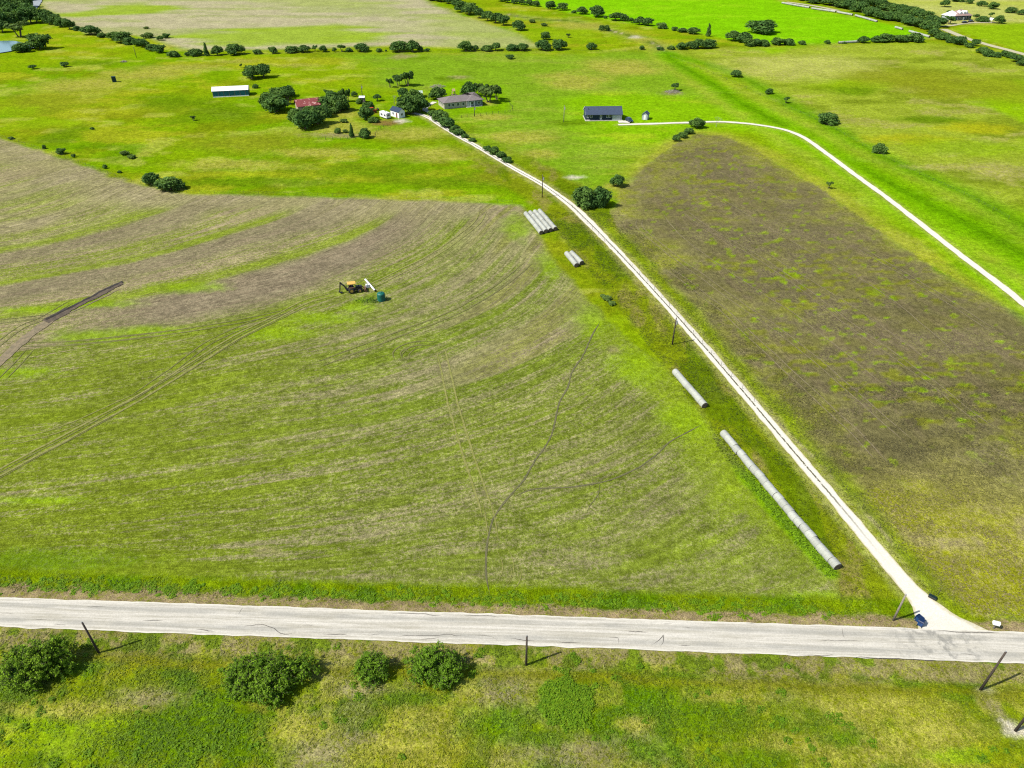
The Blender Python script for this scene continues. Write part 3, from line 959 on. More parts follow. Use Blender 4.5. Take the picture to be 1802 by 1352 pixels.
def crack(px, hw):
    ln = smooth_line(gps(px), 0.35)
    j = np.c_[vnoise(ln[:, 0], ln[:, 1], 0.8, 5, 2) - .5, vnoise(ln[:, 0], ln[:, 1], 0.8, 6, 2) - .5] * 0.28
    strip('crack', ln + j, hw, M_CRACK, 0.085, 3, 0.012, rc.randint(1, 60), road, None, True)


CR = [[(0, 1079), (25, 1080)], [(95, 1100), (117, 1101)], [(430, 1101), (470, 1102), (495, 1115), (515, 1116)], [(345, 1109), (380, 1112)], [(565, 1117), (600, 1117), (615, 1120)], [(640, 1118), (670, 1117)],
      [(700, 1120), (760, 1119), (780, 1118), (815, 1119)], [(835, 1119), (865, 1121), (875, 1128)], [(897, 1124), (920, 1127), (943, 1129)], [(735, 1128), (775, 1122)], [(817, 1085), (850, 1084), (880, 1086)], [(690, 1081), (720, 1080), (775, 1084)],
      [(1070, 1123), (1087, 1124), (1088, 1135)], [(1100, 1111), (1142, 1113)], [(1148, 1135), (1160, 1127), (1167, 1119), (1166, 1132), (1162, 1136)], [(1192, 1137), (1215, 1137)], [(1482, 1107), (1483, 1118), (1486, 1124)], [(1547, 1128), (1562, 1128)],
      [(1400, 1154), (1440, 1154), (1470, 1152)], [(1500, 1157), (1560, 1159), (1610, 1162), (1650, 1164)], [(1164, 1099), (1182, 1098)], [(1310, 1099), (1338, 1099)], [(420, 1082), (428, 1070)], [(530, 1101), (555, 1102)], [(1690, 1150), (1720, 1156)],
      [(980, 1131), (1020, 1131)], [(150, 1068), (185, 1069)], [(60, 1090), (84, 1091)], [(1735, 1123), (1750, 1128)], [(1650, 1111), (1700, 1113), (1760, 1114)], [(250, 1092), (290, 1094)], [(1440, 1128), (1520, 1129)], [(1200, 1104), (1218, 1105)]]
for q in CR:
    crack(q, rc.uniform(0.03, 0.055))

# wheel tracks and cattle paths across the fields
M_RUT = soil_material('worn_stubble', C(158, 154, 84), C(136, 142, 58))
M_RUTD = soil_material('dark_rut', C(112, 112, 50), C(132, 130, 62))
M_PATH = soil_material('trodden_path', C(98, 98, 56), C(122, 116, 74))
M_DIRT = soil_material('fresh_soil', C(112, 96, 74), C(84, 72, 56), 0.9)
M_DIRT2 = soil_material('dry_soil', C(156, 138, 104), C(130, 118, 86), 0.9)


def track(px, gauge, hw, mat, seed=0, name='wheel_track', wob=0.25):
    ln = smooth_line(gps(px), 1.2)
    t = np.gradient(ln, axis=0)
    t /= np.hypot(t[:, 0], t[:, 1])[:, None]
    nr = np.c_[t[:, 1], -t[:, 0]]
    lat = (vnoise(np.arange(len(ln)) * 1.2, np.zeros(len(ln)), 9, 7 + seed, 2) - .5) * wob * 2
    ln = ln + nr * lat[:, None]
    for g in ((-gauge / 2, gauge / 2) if gauge else (0.0,)):
        strip(name, ln + nr * g, hw * 0.72, mat, 0.03, 3, hw * 0.5, seed + int(g * 10) % 7, taper=True)


track([(-60, 862), (0, 830), (80, 787), (160, 744), (250, 695), (330, 645), (420, 590), (480, 560), (540, 530), (590, 517)], 1.9, 0.34, M_RUT, 1)
track([(-60, 868), (0, 835), (80, 791), (160, 748), (250, 698), (330, 649), (420, 594), (480, 564), (540, 534)], 1.5, 0.14, M_RUTD, 2)
track([(0, 778), (60, 768), (130, 745), (210, 708), (250, 690)], 1.7, 0.17, M_RUT, 3)
track([(230, 700), (300, 652), (370, 600), (430, 573), (480, 556)], 1.7, 0.18, M_RUTD, 4)
track([(40, 605), (120, 603), (230, 592), (340, 578), (430, 562), (510, 545)], 1.7, 0.22, M_RUTD, 5)
track([(60, 606), (160, 601), (270, 588), (380, 572)], 1.7, 0.15, M_RUT, 6)
track([(-40, 570), (0, 566), (60, 559), (90, 555)], 1.7, 0.17, M_RUTD, 7)
track([(-30, 628), (0, 602), (40, 574), (70, 562), (130, 528)], 1.7, 0.2, M_RUTD, 8)
track([(0, 670), (30, 640), (55, 612)], 1.7, 0.2, M_RUTD, 9)
track([(775, 612), (783, 650), (796, 710), (810, 755), (822, 795), (838, 840), (852, 880), (860, 910)], 1.9, 0.26, M_RUT, 10)
track([(858, 880), (866, 930), (868, 960)], 1.5, 0.14, M_RUT, 11)
track([(878, 960), (892, 985), (893, 1010), (880, 1035)], 1.7, 0.13, M_RUT, 12)
track([(902, 985), (910, 1005), (905, 1025), (890, 1040)], 1.5, 0.12, M_RUT, 13)
track([(770, 605), (735, 603), (710, 610), (698, 620), (702, 634)], 1.7, 0.25, M_RUTD, 14)
track([(752, 606), (727, 611), (713, 622), (714, 634)], 1.5, 0.18, M_RUTD, 15)
track([(1058, 568), (1030, 610), (1012, 645), (1004, 675), (975, 720), (968, 765), (945, 810), (930, 845), (905, 870), (885, 892), (870, 915), (864, 940), (860, 985), (859, 1020), (860, 1045)], 0, 0.22, M_PATH, 16, 'cattle_path', 0.9)
track([(1235, 748), (1180, 780), (1120, 820), (1060, 845), (1000, 857), (940, 862), (905, 875)], 0, 0.2, M_PATH, 17, 'cattle_path', 0.9)
track([(1056, 845), (1054, 870), (1040, 890), (1034, 905)], 0, 0.1, M_PATH, 18, 'cattle_path', 0.5)
track([(640, 508), (700, 480), (760, 450), (800, 424), (835, 395), (852, 372)], 2.0, 0.34, M_RUT, 19)
track([(560, 640), (694, 590), (801, 549), (887, 497), (930, 462)], 2.2, 0.30, M_RUTD, 20)
for i, px in enumerate([[(1128, 385), (1127, 400), (1160, 430), (1230, 482), (1310, 540), (1400, 605), (1500, 690), (1600, 780)], [(1168, 378), (1180, 395), (1215, 430), (1300, 490), (1420, 570), (1560, 680)],
                        [(1200, 370), (1260, 412), (1360, 470), (1480, 560), (1620, 660), (1750, 760)], [(1240, 330), (1300, 370), (1420, 440), (1560, 520), (1700, 640)],
                        [(1170, 470), (1240, 520), (1330, 600), (1440, 700), (1560, 820)], [(1340, 440), (1500, 540), (1640, 640)], [(1500, 430), (1620, 500), (1760, 590)]]):
    track(px, 0 if i % 2 else 1.8, 0.15, soil_material('straw_line', C(150, 138, 96), C(122, 110, 76)) if i == 0 else bpy.data.materials['straw_line'], 30 + i, 'wheel_track', 0.5)
# the ditch the digger has opened, and the haul road from it
TR = smooth_line(gps([(216, 499), (190, 511), (150, 532), (110, 552), (80, 566)]), 0.7)
strip('trench', TR, np.interp(np.arange(len(TR)), [0, 5, 40, 80], [0.7, 1.0, 1.2, 2.0]), M_DIRT, 0.07, 7, 0.75, 60, hump=0.08)
TN = TR[:60] + np.array([-0.55, 0.9])
strip('spoil_bank', TN, 0.55, soil_material('wet_soil', C(64, 54, 44), C(44, 38, 32), 0.9), 0.06, 7, 0.4, 62, hump=0.25)
track([(212, 507), (180, 523), (140, 542), (100, 560)], 0, 0.3, M_DIRT2, 63, 'wheel_track', 0.5)
strip('haul_track', smooth_line(gps([(92, 560), (60, 583), (30, 608), (0, 634), (-40, 668)]), 1.0), 1.25, M_DIRT2, 0.05, 5, 0.5, 61)

# ------------------------------------------------------------------ pond
def pond():
    c = np.array(gp(-14, 85))
    a = gp(52, 85)[0] - c[0]
    b = (gp(0, 73)[1] - gp(0, 98)[1]) / 2
    th = np.linspace(0, 2 * math.pi, 48, endpoint=False)
    r = 1 + 0.12 * np.sin(3 * th + 1) + 0.07 * np.sin(5 * th)
    X = c[0] + a * r * np.cos(th)
    Y = c[1] + b * r * np.sin(th)
    z = max(H(X, Y)) + 0.35
    V = np.vstack([np.c_[X, Y, np.full(48, z)], [[c[0], c[1], z]]])
    F = np.array([[i, (i + 1) % 48, 48] for i in range(48)])
    k = NT('pond_water')
    k.b.inputs['Base Color'].default_value = (*C(110, 150, 150), 1)
    k.b.inputs['Roughness'].default_value = 0.12
    k.bump(k.noise(k.objco(), 0.8, 3.0), 0.15, 0.1)
    tag(link('pond_water', mesh_np('pond_water', V, F), k.m), kind='structure')


pond()


# ------------------------------------------------------------------ trees
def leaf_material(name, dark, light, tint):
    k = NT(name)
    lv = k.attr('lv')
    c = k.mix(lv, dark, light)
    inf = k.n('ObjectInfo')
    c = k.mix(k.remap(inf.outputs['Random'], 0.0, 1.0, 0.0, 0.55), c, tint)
    k.l(c, k.b.inputs['Base Color'])
    k.b.inputs['Roughness'].default_value = 0.7
    k.b.inputs['Specular IOR Level'].default_value = 0.08
    tr = k.n('BsdfTranslucent')
    k.l(k.mix(1.0, c, (1.3, 1.35, 0.6), 'MULTIPLY'), tr.inputs[0])
    ms = k.n('MixShader')
    ms.inputs[0].default_value = 0.22
    k.l(k.b.outputs[0], ms.inputs[1])
    k.l(tr.outputs[0], ms.inputs[2])
    k.l(ms.outputs[0], k.t.nodes['Material Output'].inputs[0])
    return k.m


M_LEAF = leaf_material('oak_leaves', (0.018, 0.052, 0.014), (0.105, 0.185, 0.032), (0.046, 0.108, 0.024))
M_LEAFL = leaf_material('pale_leaves', (0.045, 0.085, 0.016), (0.11, 0.17, 0.03), (0.08, 0.13, 0.03))
M_BARK = plain('bark', (0.11, 0.085, 0.062), 0.95, 0, 0.3, 6)
M_TWIG = plain('bare_twigs', (0.26, 0.23, 0.19), 0.95, 0, 0.2, 6)


def tubes(segs, sides=5):
    """tapered limbs: list of (p0, r0, p1, r1)"""
    V, F = [], []
    for p0, r0, p1, r1 in segs:
        p0, p1 = np.array(p0, float), np.array(p1, float)
        d = p1 - p0
        d /= np.linalg.norm(d) + 1e-9
        a = np.cross(d, (0.3, 0.5, 0.8))
        a /= np.linalg.norm(a) + 1e-9
        b = np.cross(d, a)
        base = len(V)
        for p, r in ((p0, r0), (p1, r1)):
            for s in range(sides):
                t = 2 * math.pi * s / sides
                V.append(p + r * (a * math.cos(t) + b * math.sin(t)))
        for s in range(sides):
            s2 = (s + 1) % sides
            F.append((base + s, base + s2, base + sides + s2, base + sides + s))
    return np.array(V), np.array(F)


def ico(n=1):
    import bmesh
    bm = bmesh.new()
    bmesh.ops.create_icosphere(bm, subdivisions=n, radius=1.0)
    V = np.array([v.co[:] for v in bm.verts])
    F = np.array([[v.index for v in f.verts] for f in bm.faces])
    bm.free()
    return V, F


ICO_V, ICO_F = ico(2)


def make_crown(name, rg, lobes, nleaf, leaf, mat, flat=0.0, core=0.74, asp=1.6, droop=0.0, spread=0.42, rnd=0.55):
    """lobes: (x, y, z, r, rz); leaf-sized blades set round the lobes over uneven dark hearts"""
    Vs, Fs, Ls = [], [], []
    base = 0
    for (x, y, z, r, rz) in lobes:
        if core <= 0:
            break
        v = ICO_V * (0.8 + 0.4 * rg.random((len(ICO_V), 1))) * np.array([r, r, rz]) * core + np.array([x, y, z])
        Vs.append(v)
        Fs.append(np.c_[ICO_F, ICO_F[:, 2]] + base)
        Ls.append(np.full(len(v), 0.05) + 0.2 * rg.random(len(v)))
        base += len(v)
    vol = np.array([l[3] ** 2 * (l[4] + l[3]) for l in lobes])
    pick = rg.choice(len(lobes), nleaf, p=vol / vol.sum())
    lb = np.array(lobes)[pick]
    d = rg.normal(size=(nleaf, 3))
    d /= np.linalg.norm(d, axis=1)[:, None]
    d[:, 2] = np.where(d[:, 2] < -0.55, -d[:, 2], d[:, 2])
    rad = 0.72 + spread * rg.random(nleaf) ** 0.7
    p = lb[:, :3] + d * rad[:, None] * lb[:, [3, 3, 4]]
    nrm = d + rg.normal(size=(nleaf, 3)) * rnd
    nrm[:, 2] += 0.25
    nrm /= np.linalg.norm(nrm, axis=1)[:, None]
    t = np.cross(nrm, rg.normal(size=(nleaf, 3)))
    if droop:
        t = t * (1 - droop) + np.c_[d[:, :2], d[:, 2] * 0.3 - 0.5] * droop
    t /= np.linalg.norm(t, axis=1)[:, None] + 1e-9
    b = np.cross(nrm, t)
    s = leaf * (0.55 + 0.9 * rg.random(nleaf))
    q0 = p - t * (s * asp / 2)[:, None]
    q1 = p + b * (s / 2)[:, None]
    q2 = p + t * (s * asp / 2)[:, None]
    q3 = p - b * (s / 2)[:, None]
    V = np.stack([q0, q1, q2, q3], 1).reshape(-1, 3)
    F = np.arange(nleaf * 4).reshape(-1, 4) + base
    clump = vnoise(p[:, 0] + p[:, 2] * 0.7, p[:, 1] + p[:, 2] * 0.6, leaf * 5, int(rg.integers(1, 60)), 2)
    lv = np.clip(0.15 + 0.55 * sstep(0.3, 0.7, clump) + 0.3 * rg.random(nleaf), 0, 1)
    Vs.append(V)
    Fs.append(F)
    Ls.append(np.repeat(lv, 4))
    me = mesh_np(name, np.vstack(Vs), np.vstack(Fs))
    attr_f(me, 'lv', np.concatenate(Ls))
    me.materials.append(mat)
    return me


def lobes_for(rg, sort):
    """lobes of a crown 1 wide and 1 high standing on z = 0"""
    out = []
    if sort == 'round':
        n = 14
        for i in range(n):
            a = 2.4 * i + rg.random()
            rr = 0.36 * math.sqrt(rg.random()) + 0.04
            z = 0.26 + 0.52 * rg.random() * (1.1 - rr)
            out.append((rr * math.cos(a), rr * math.sin(a), z, 0.15 + 0.11 * rg.random(), 0.13 + 0.11 * rg.random()))
        out.append((0, 0, 0.48, 0.31, 0.32))
    elif sort == 'bushy':
        for i in range(12):
            a = 2.4 * i + rg.random()
            rr = 0.36 * math.sqrt(rg.random())
            z = 0.16 + 0.55 * rg.random() * (1 - rr * 1.2)
            out.append((rr * math.cos(a), rr * math.sin(a), z, 0.16 + 0.07 * rg.random(), 0.18 + 0.08 * rg.random()))
        out.append((0, 0, 0.36, 0.32, 0.34))
    elif sort == 'open':
        for i in range(9):
            a = 2.4 * i + rg.random()
            rr = 0.18 + 0.24 * rg.random()
            z = 0.48 + 0.36 * rg.random()
            out.append((rr * math.cos(a), rr * math.sin(a), z, 0.12 + 0.06 * rg.random(), 0.10 + 0.06 * rg.random()))
        out.append((0, 0, 0.66, 0.2, 0.18))
    else:   # upright, cedar like
        for i in range(9):
            z = 0.12 + 0.78 * i / 8
            r = 0.34 * (1 - z * 0.72)
            out.append(((rg.random() - .5) * 0.14, (rg.random() - .5) * 0.14, z, r, 0.13))
    return out


def trunk_mesh(name, rg, sort):
    segs = []
    if sort == 'open':
        for k in range(3):
            a = 2.1 * k + rg.random()
            p = (0.05 * math.cos(a), 0.05 * math.sin(a), 0.0)
            q = (0.16 * math.cos(a), 0.16 * math.sin(a), 0.42)
            segs.append(((p[0], p[1], -0.03), 0.035, q, 0.022))
            for j in range(2):
                b = a + (j - .5) * 1.3
                segs.append((q, 0.02, (0.32 * math.cos(b), 0.32 * math.sin(b), 0.66), 0.008))
    else:
        segs.append(((0, 0, -0.04), 0.05, (0.01, 0.0, 0.30), 0.034))
        for k in range(5):
            a = 1.26 * k + rg.random() * 0.6
            segs.append(((0.01, 0, 0.24 + 0.03 * k), 0.026, (0.27 * math.cos(a), 0.27 * math.sin(a), 0.52 + 0.1 * rg.random()), 0.008))
        segs.append(((0.01, 0, 0.3), 0.034, (0.0, 0.02, 0.74), 0.01))
    V, F = tubes(segs)
    me = mesh_np(name, V, F, True)
    me.materials.append(M_BARK)
    return me


PROTO = {}
for sort, nv in (('round', 4), ('bushy', 4), ('open', 2), ('cedar', 2)):
    for k in range(nv):
        rg = np.random.default_rng(100 + 7 * k + len(sort))
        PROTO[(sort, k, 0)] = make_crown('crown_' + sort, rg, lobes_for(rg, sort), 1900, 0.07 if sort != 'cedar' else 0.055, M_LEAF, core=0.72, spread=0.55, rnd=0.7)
        PROTO[(sort, k, 't')] = trunk_mesh('trunk_' + sort, rg, sort)
rg = np.random.default_rng(9)
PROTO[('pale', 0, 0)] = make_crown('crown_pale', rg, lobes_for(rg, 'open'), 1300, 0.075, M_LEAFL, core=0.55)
PROTO[('pale', 0, 't')] = trunk_mesh('trunk_pale', rg, 'open')
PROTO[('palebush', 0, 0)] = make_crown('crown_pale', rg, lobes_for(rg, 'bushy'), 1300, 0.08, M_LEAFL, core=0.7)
PROTO[('palebush', 0, 't')] = trunk_mesh('trunk_pale', rg, 'round')
NVAR = {'round': 4, 'bushy': 4, 'open': 2, 'cedar': 2, 'pale': 1, 'palebush': 1}
tr = random.Random(3)


def tree(px, b, w, h, sort, label, group=None, cat=None):
    x, y = gp(px, b - 0.3)
    dep = depth_at(y)
    W = w * dep / FPX
    dec = math.atan2(ALT, y)
    y += 0.30 * W * (1 if dec > 0.1 else 0.6)
    Hh = max(0.55 * W, (h * dep / FPX - 0.45 * W * math.sin(dec)) / math.cos(dec))
    k = tr.randrange(NVAR[sort])
    small = Hh < 2.2
    o = empty('shrub' if small else 'tree', (x, y, H1(x, y)), tr.uniform(0, 6.28))
    W *= 1.06
    o.scale = (W, W * tr.uniform(0.9, 1.1), Hh * 1.04)
    link('crown', PROTO[(sort, k, 0)], None, o)
    link('trunk', PROTO[(sort, k, 't')], None, o)
    tag(o, label, cat or ('shrub' if small else 'tree'), group)
    return o


def run(items, template, group, default='round'):
    for i, it in enumerate(items):
        tree(it[0], it[1], it[2], it[3], it[4] if len(it) > 4 else default, template.replace('#', ordinal(i + 1)), group)


run([(62, 41.5, 22, 28), (73, 42, 20, 27), (84, 44, 22, 26), (97, 46, 18, 20), (106, 49, 18, 18), (120, 53, 18, 18), (134, 55, 11, 10, 'bushy'), (157, 63, 27, 18), (178, 67, 16, 9, 'bushy'), (201, 72, 22, 16),
     (214, 76, 26, 20), (226, 79, 20, 15, 'bushy'), (241, 82, 20, 15, 'bushy'), (251, 84, 18, 14), (265, 90, 16, 13), (279, 94, 17, 16), (304, 101, 21, 11, 'bushy')],
    '# tree from the wood end of the tree line bordering the tan field', 'trees in the line along the tan field')
run([(329, 99, 10, 8, 'bushy'), (342, 99, 20, 14), (363, 99, 12, 21, 'cedar'), (381, 98, 18, 18), (412, 98, 29, 21), (452, 96, 14, 10, 'bushy'), (480.5, 95, 14, 13), (512, 94, 20, 13), (533, 93, 20, 14), (554, 91, 10, 10, 'open'), (569, 92, 12, 12),
     (588, 92, 7, 9), (601, 92, 14, 13, 'open'), (614, 92, 12, 9, 'bushy'), (635, 92, 24, 16), (666, 92, 11, 8, 'bushy'), (679, 91, 4, 4, 'bushy'), (701, 92, 26, 20), (725, 92, 20, 22), (740, 91, 10, 10), (751, 91, 10, 4, 'bushy'), (820, 91, 24, 19),
     (837, 90, 8, 11), (856, 91, 20, 13, 'bushy'), (872, 90, 16, 14), (902, 90, 22, 8, 'bushy'), (919, 90, 22, 14), (955, 90, 26, 20), (984, 89, 23, 20), (1041, 88, 16, 13)],
    '# tree from the left in the long row along the pasture fence', 'trees in the row along the pasture fence')
run([(760, 2, 18, 10), (775, 4, 18, 13), (788, 7, 18, 13), (803, 11, 18, 13), (811, 22, 20, 20), (825, 27, 26, 22), (843, 33, 18, 17), (858, 38, 18, 17), (872, 42, 18, 18), (886, 46, 20, 18)],
    '# tree from the top of the thick hedgerow ending beside the creek pasture', 'trees in the thick hedgerow')
run([(882, 3, 14, 7), (893, 5, 13, 9), (905, 7, 13, 11), (918, 9, 13, 10), (932, 10, 13, 11), (944, 12, 13, 11), (969, 17, 17, 15), (990, 19, 16, 14), (1010, 24, 9, 6, 'bushy'), (1025, 26, 17, 14), (1050, 31, 22, 21), (1065, 33, 8, 6, 'bushy'), (1083, 37, 20, 14),
     (1098, 38, 16, 13), (1112, 41, 10, 9), (1126, 44, 17, 15), (1141, 46, 18, 15), (1166, 51, 20, 12, 'bushy'), (1187, 55, 11, 8, 'bushy'), (1202, 58, 16, 8, 'bushy'), (1220, 61, 22, 8, 'bushy'), (1247, 65, 11, 20, 'cedar'), (1292, 73, 22, 19), (1310, 76, 24, 20),
     (1320, 82, 24, 16, 'bushy'), (1332, 82, 20, 14), (1345, 82, 20, 14, 'bushy'), (1369, 80, 20, 14), (1390, 80, 22, 10, 'bushy'), (1413, 79, 14, 8, 'bushy'), (1457, 78, 10, 8), (1486, 77, 8, 5, 'bushy'), (1520, 76, 17, 13), (1546, 75, 20, 11), (1560, 75, 26, 13),
     (1586, 75, 22, 11), (1613, 75, 30, 12, 'bushy')],
    '# tree from the left in the hedge along the bright green field', 'trees in the hedge along the bright green field')
run([(1162, 89, 12, 7, 'bushy'), (1182, 88, 14, 5, 'bushy'), (1200, 88, 18, 13), (1217, 87, 20, 14), (1230, 87, 20, 18), (1248, 86, 22, 17)],
    '# tree from the left in the clump where the creek passes the fence', 'trees where the creek passes the fence')
belt = []
bl = smooth_line(np.array([(1418, 4), (1470, 10), (1530, 28), (1600, 44), (1640, 56)], float), 9.0)
for i, (a, b) in enumerate(bl):
    belt.append((a + tr.uniform(-3, 3), b + tr.uniform(-2, 2), tr.uniform(19, 25), tr.uniform(15, 19)))
bl = smooth_line(np.array([(1440, -4), (1520, 10), (1580, 22), (1630, 36), (1655, 48)], float), 10.0)
for i, (a, b) in enumerate(bl):
    belt.append((a + tr.uniform(-3, 3), b + tr.uniform(-2, 2), tr.uniform(18, 25), tr.uniform(14, 18)))
for it in belt:
    tree(*it, 'round', 'leafy tree in the thick diagonal belt below the distant house', 'trees of the thick belt')
run([(1648, 66, 24, 16, 'bushy'), (1662, 71, 24, 15, 'bushy'), (1676, 76, 22, 14, 'bushy'), (1690, 80, 20, 16), (1708, 85, 16, 10, 'bushy'), (1717, 82, 12, 12), (1730, 95, 18, 13), (1742, 100, 20, 14, 'bushy'), (1754, 101, 16, 11, 'bushy'), (1770, 100, 16, 11),
     (1782, 103, 16, 12, 'bushy'), (1794, 110, 20, 14), (1806, 116, 22, 14)],
    '# shrubby tree from the belt in the hedge beside the pale far road', 'shrubby trees beside the pale far road')
wood = []
for (a, b) in [(3, 58), (0, 48), (14, 47), (27, 45), (40, 43), (49, 41), (8, 38), (22, 34), (36, 31), (46, 33), (3, 27), (16, 22), (30, 18), (42, 15), (6, 13), (20, 8), (34, 4), (46, 2), (-8, 30), (-10, 50), (-6, 8), (10, -4), (28, -8)]:
    tree(a + tr.uniform(-2, 2), b, tr.uniform(21, 28), tr.uniform(22, 30), 'round', 'dense tree in the dark wood above the pond', 'trees of the wood above the pond')

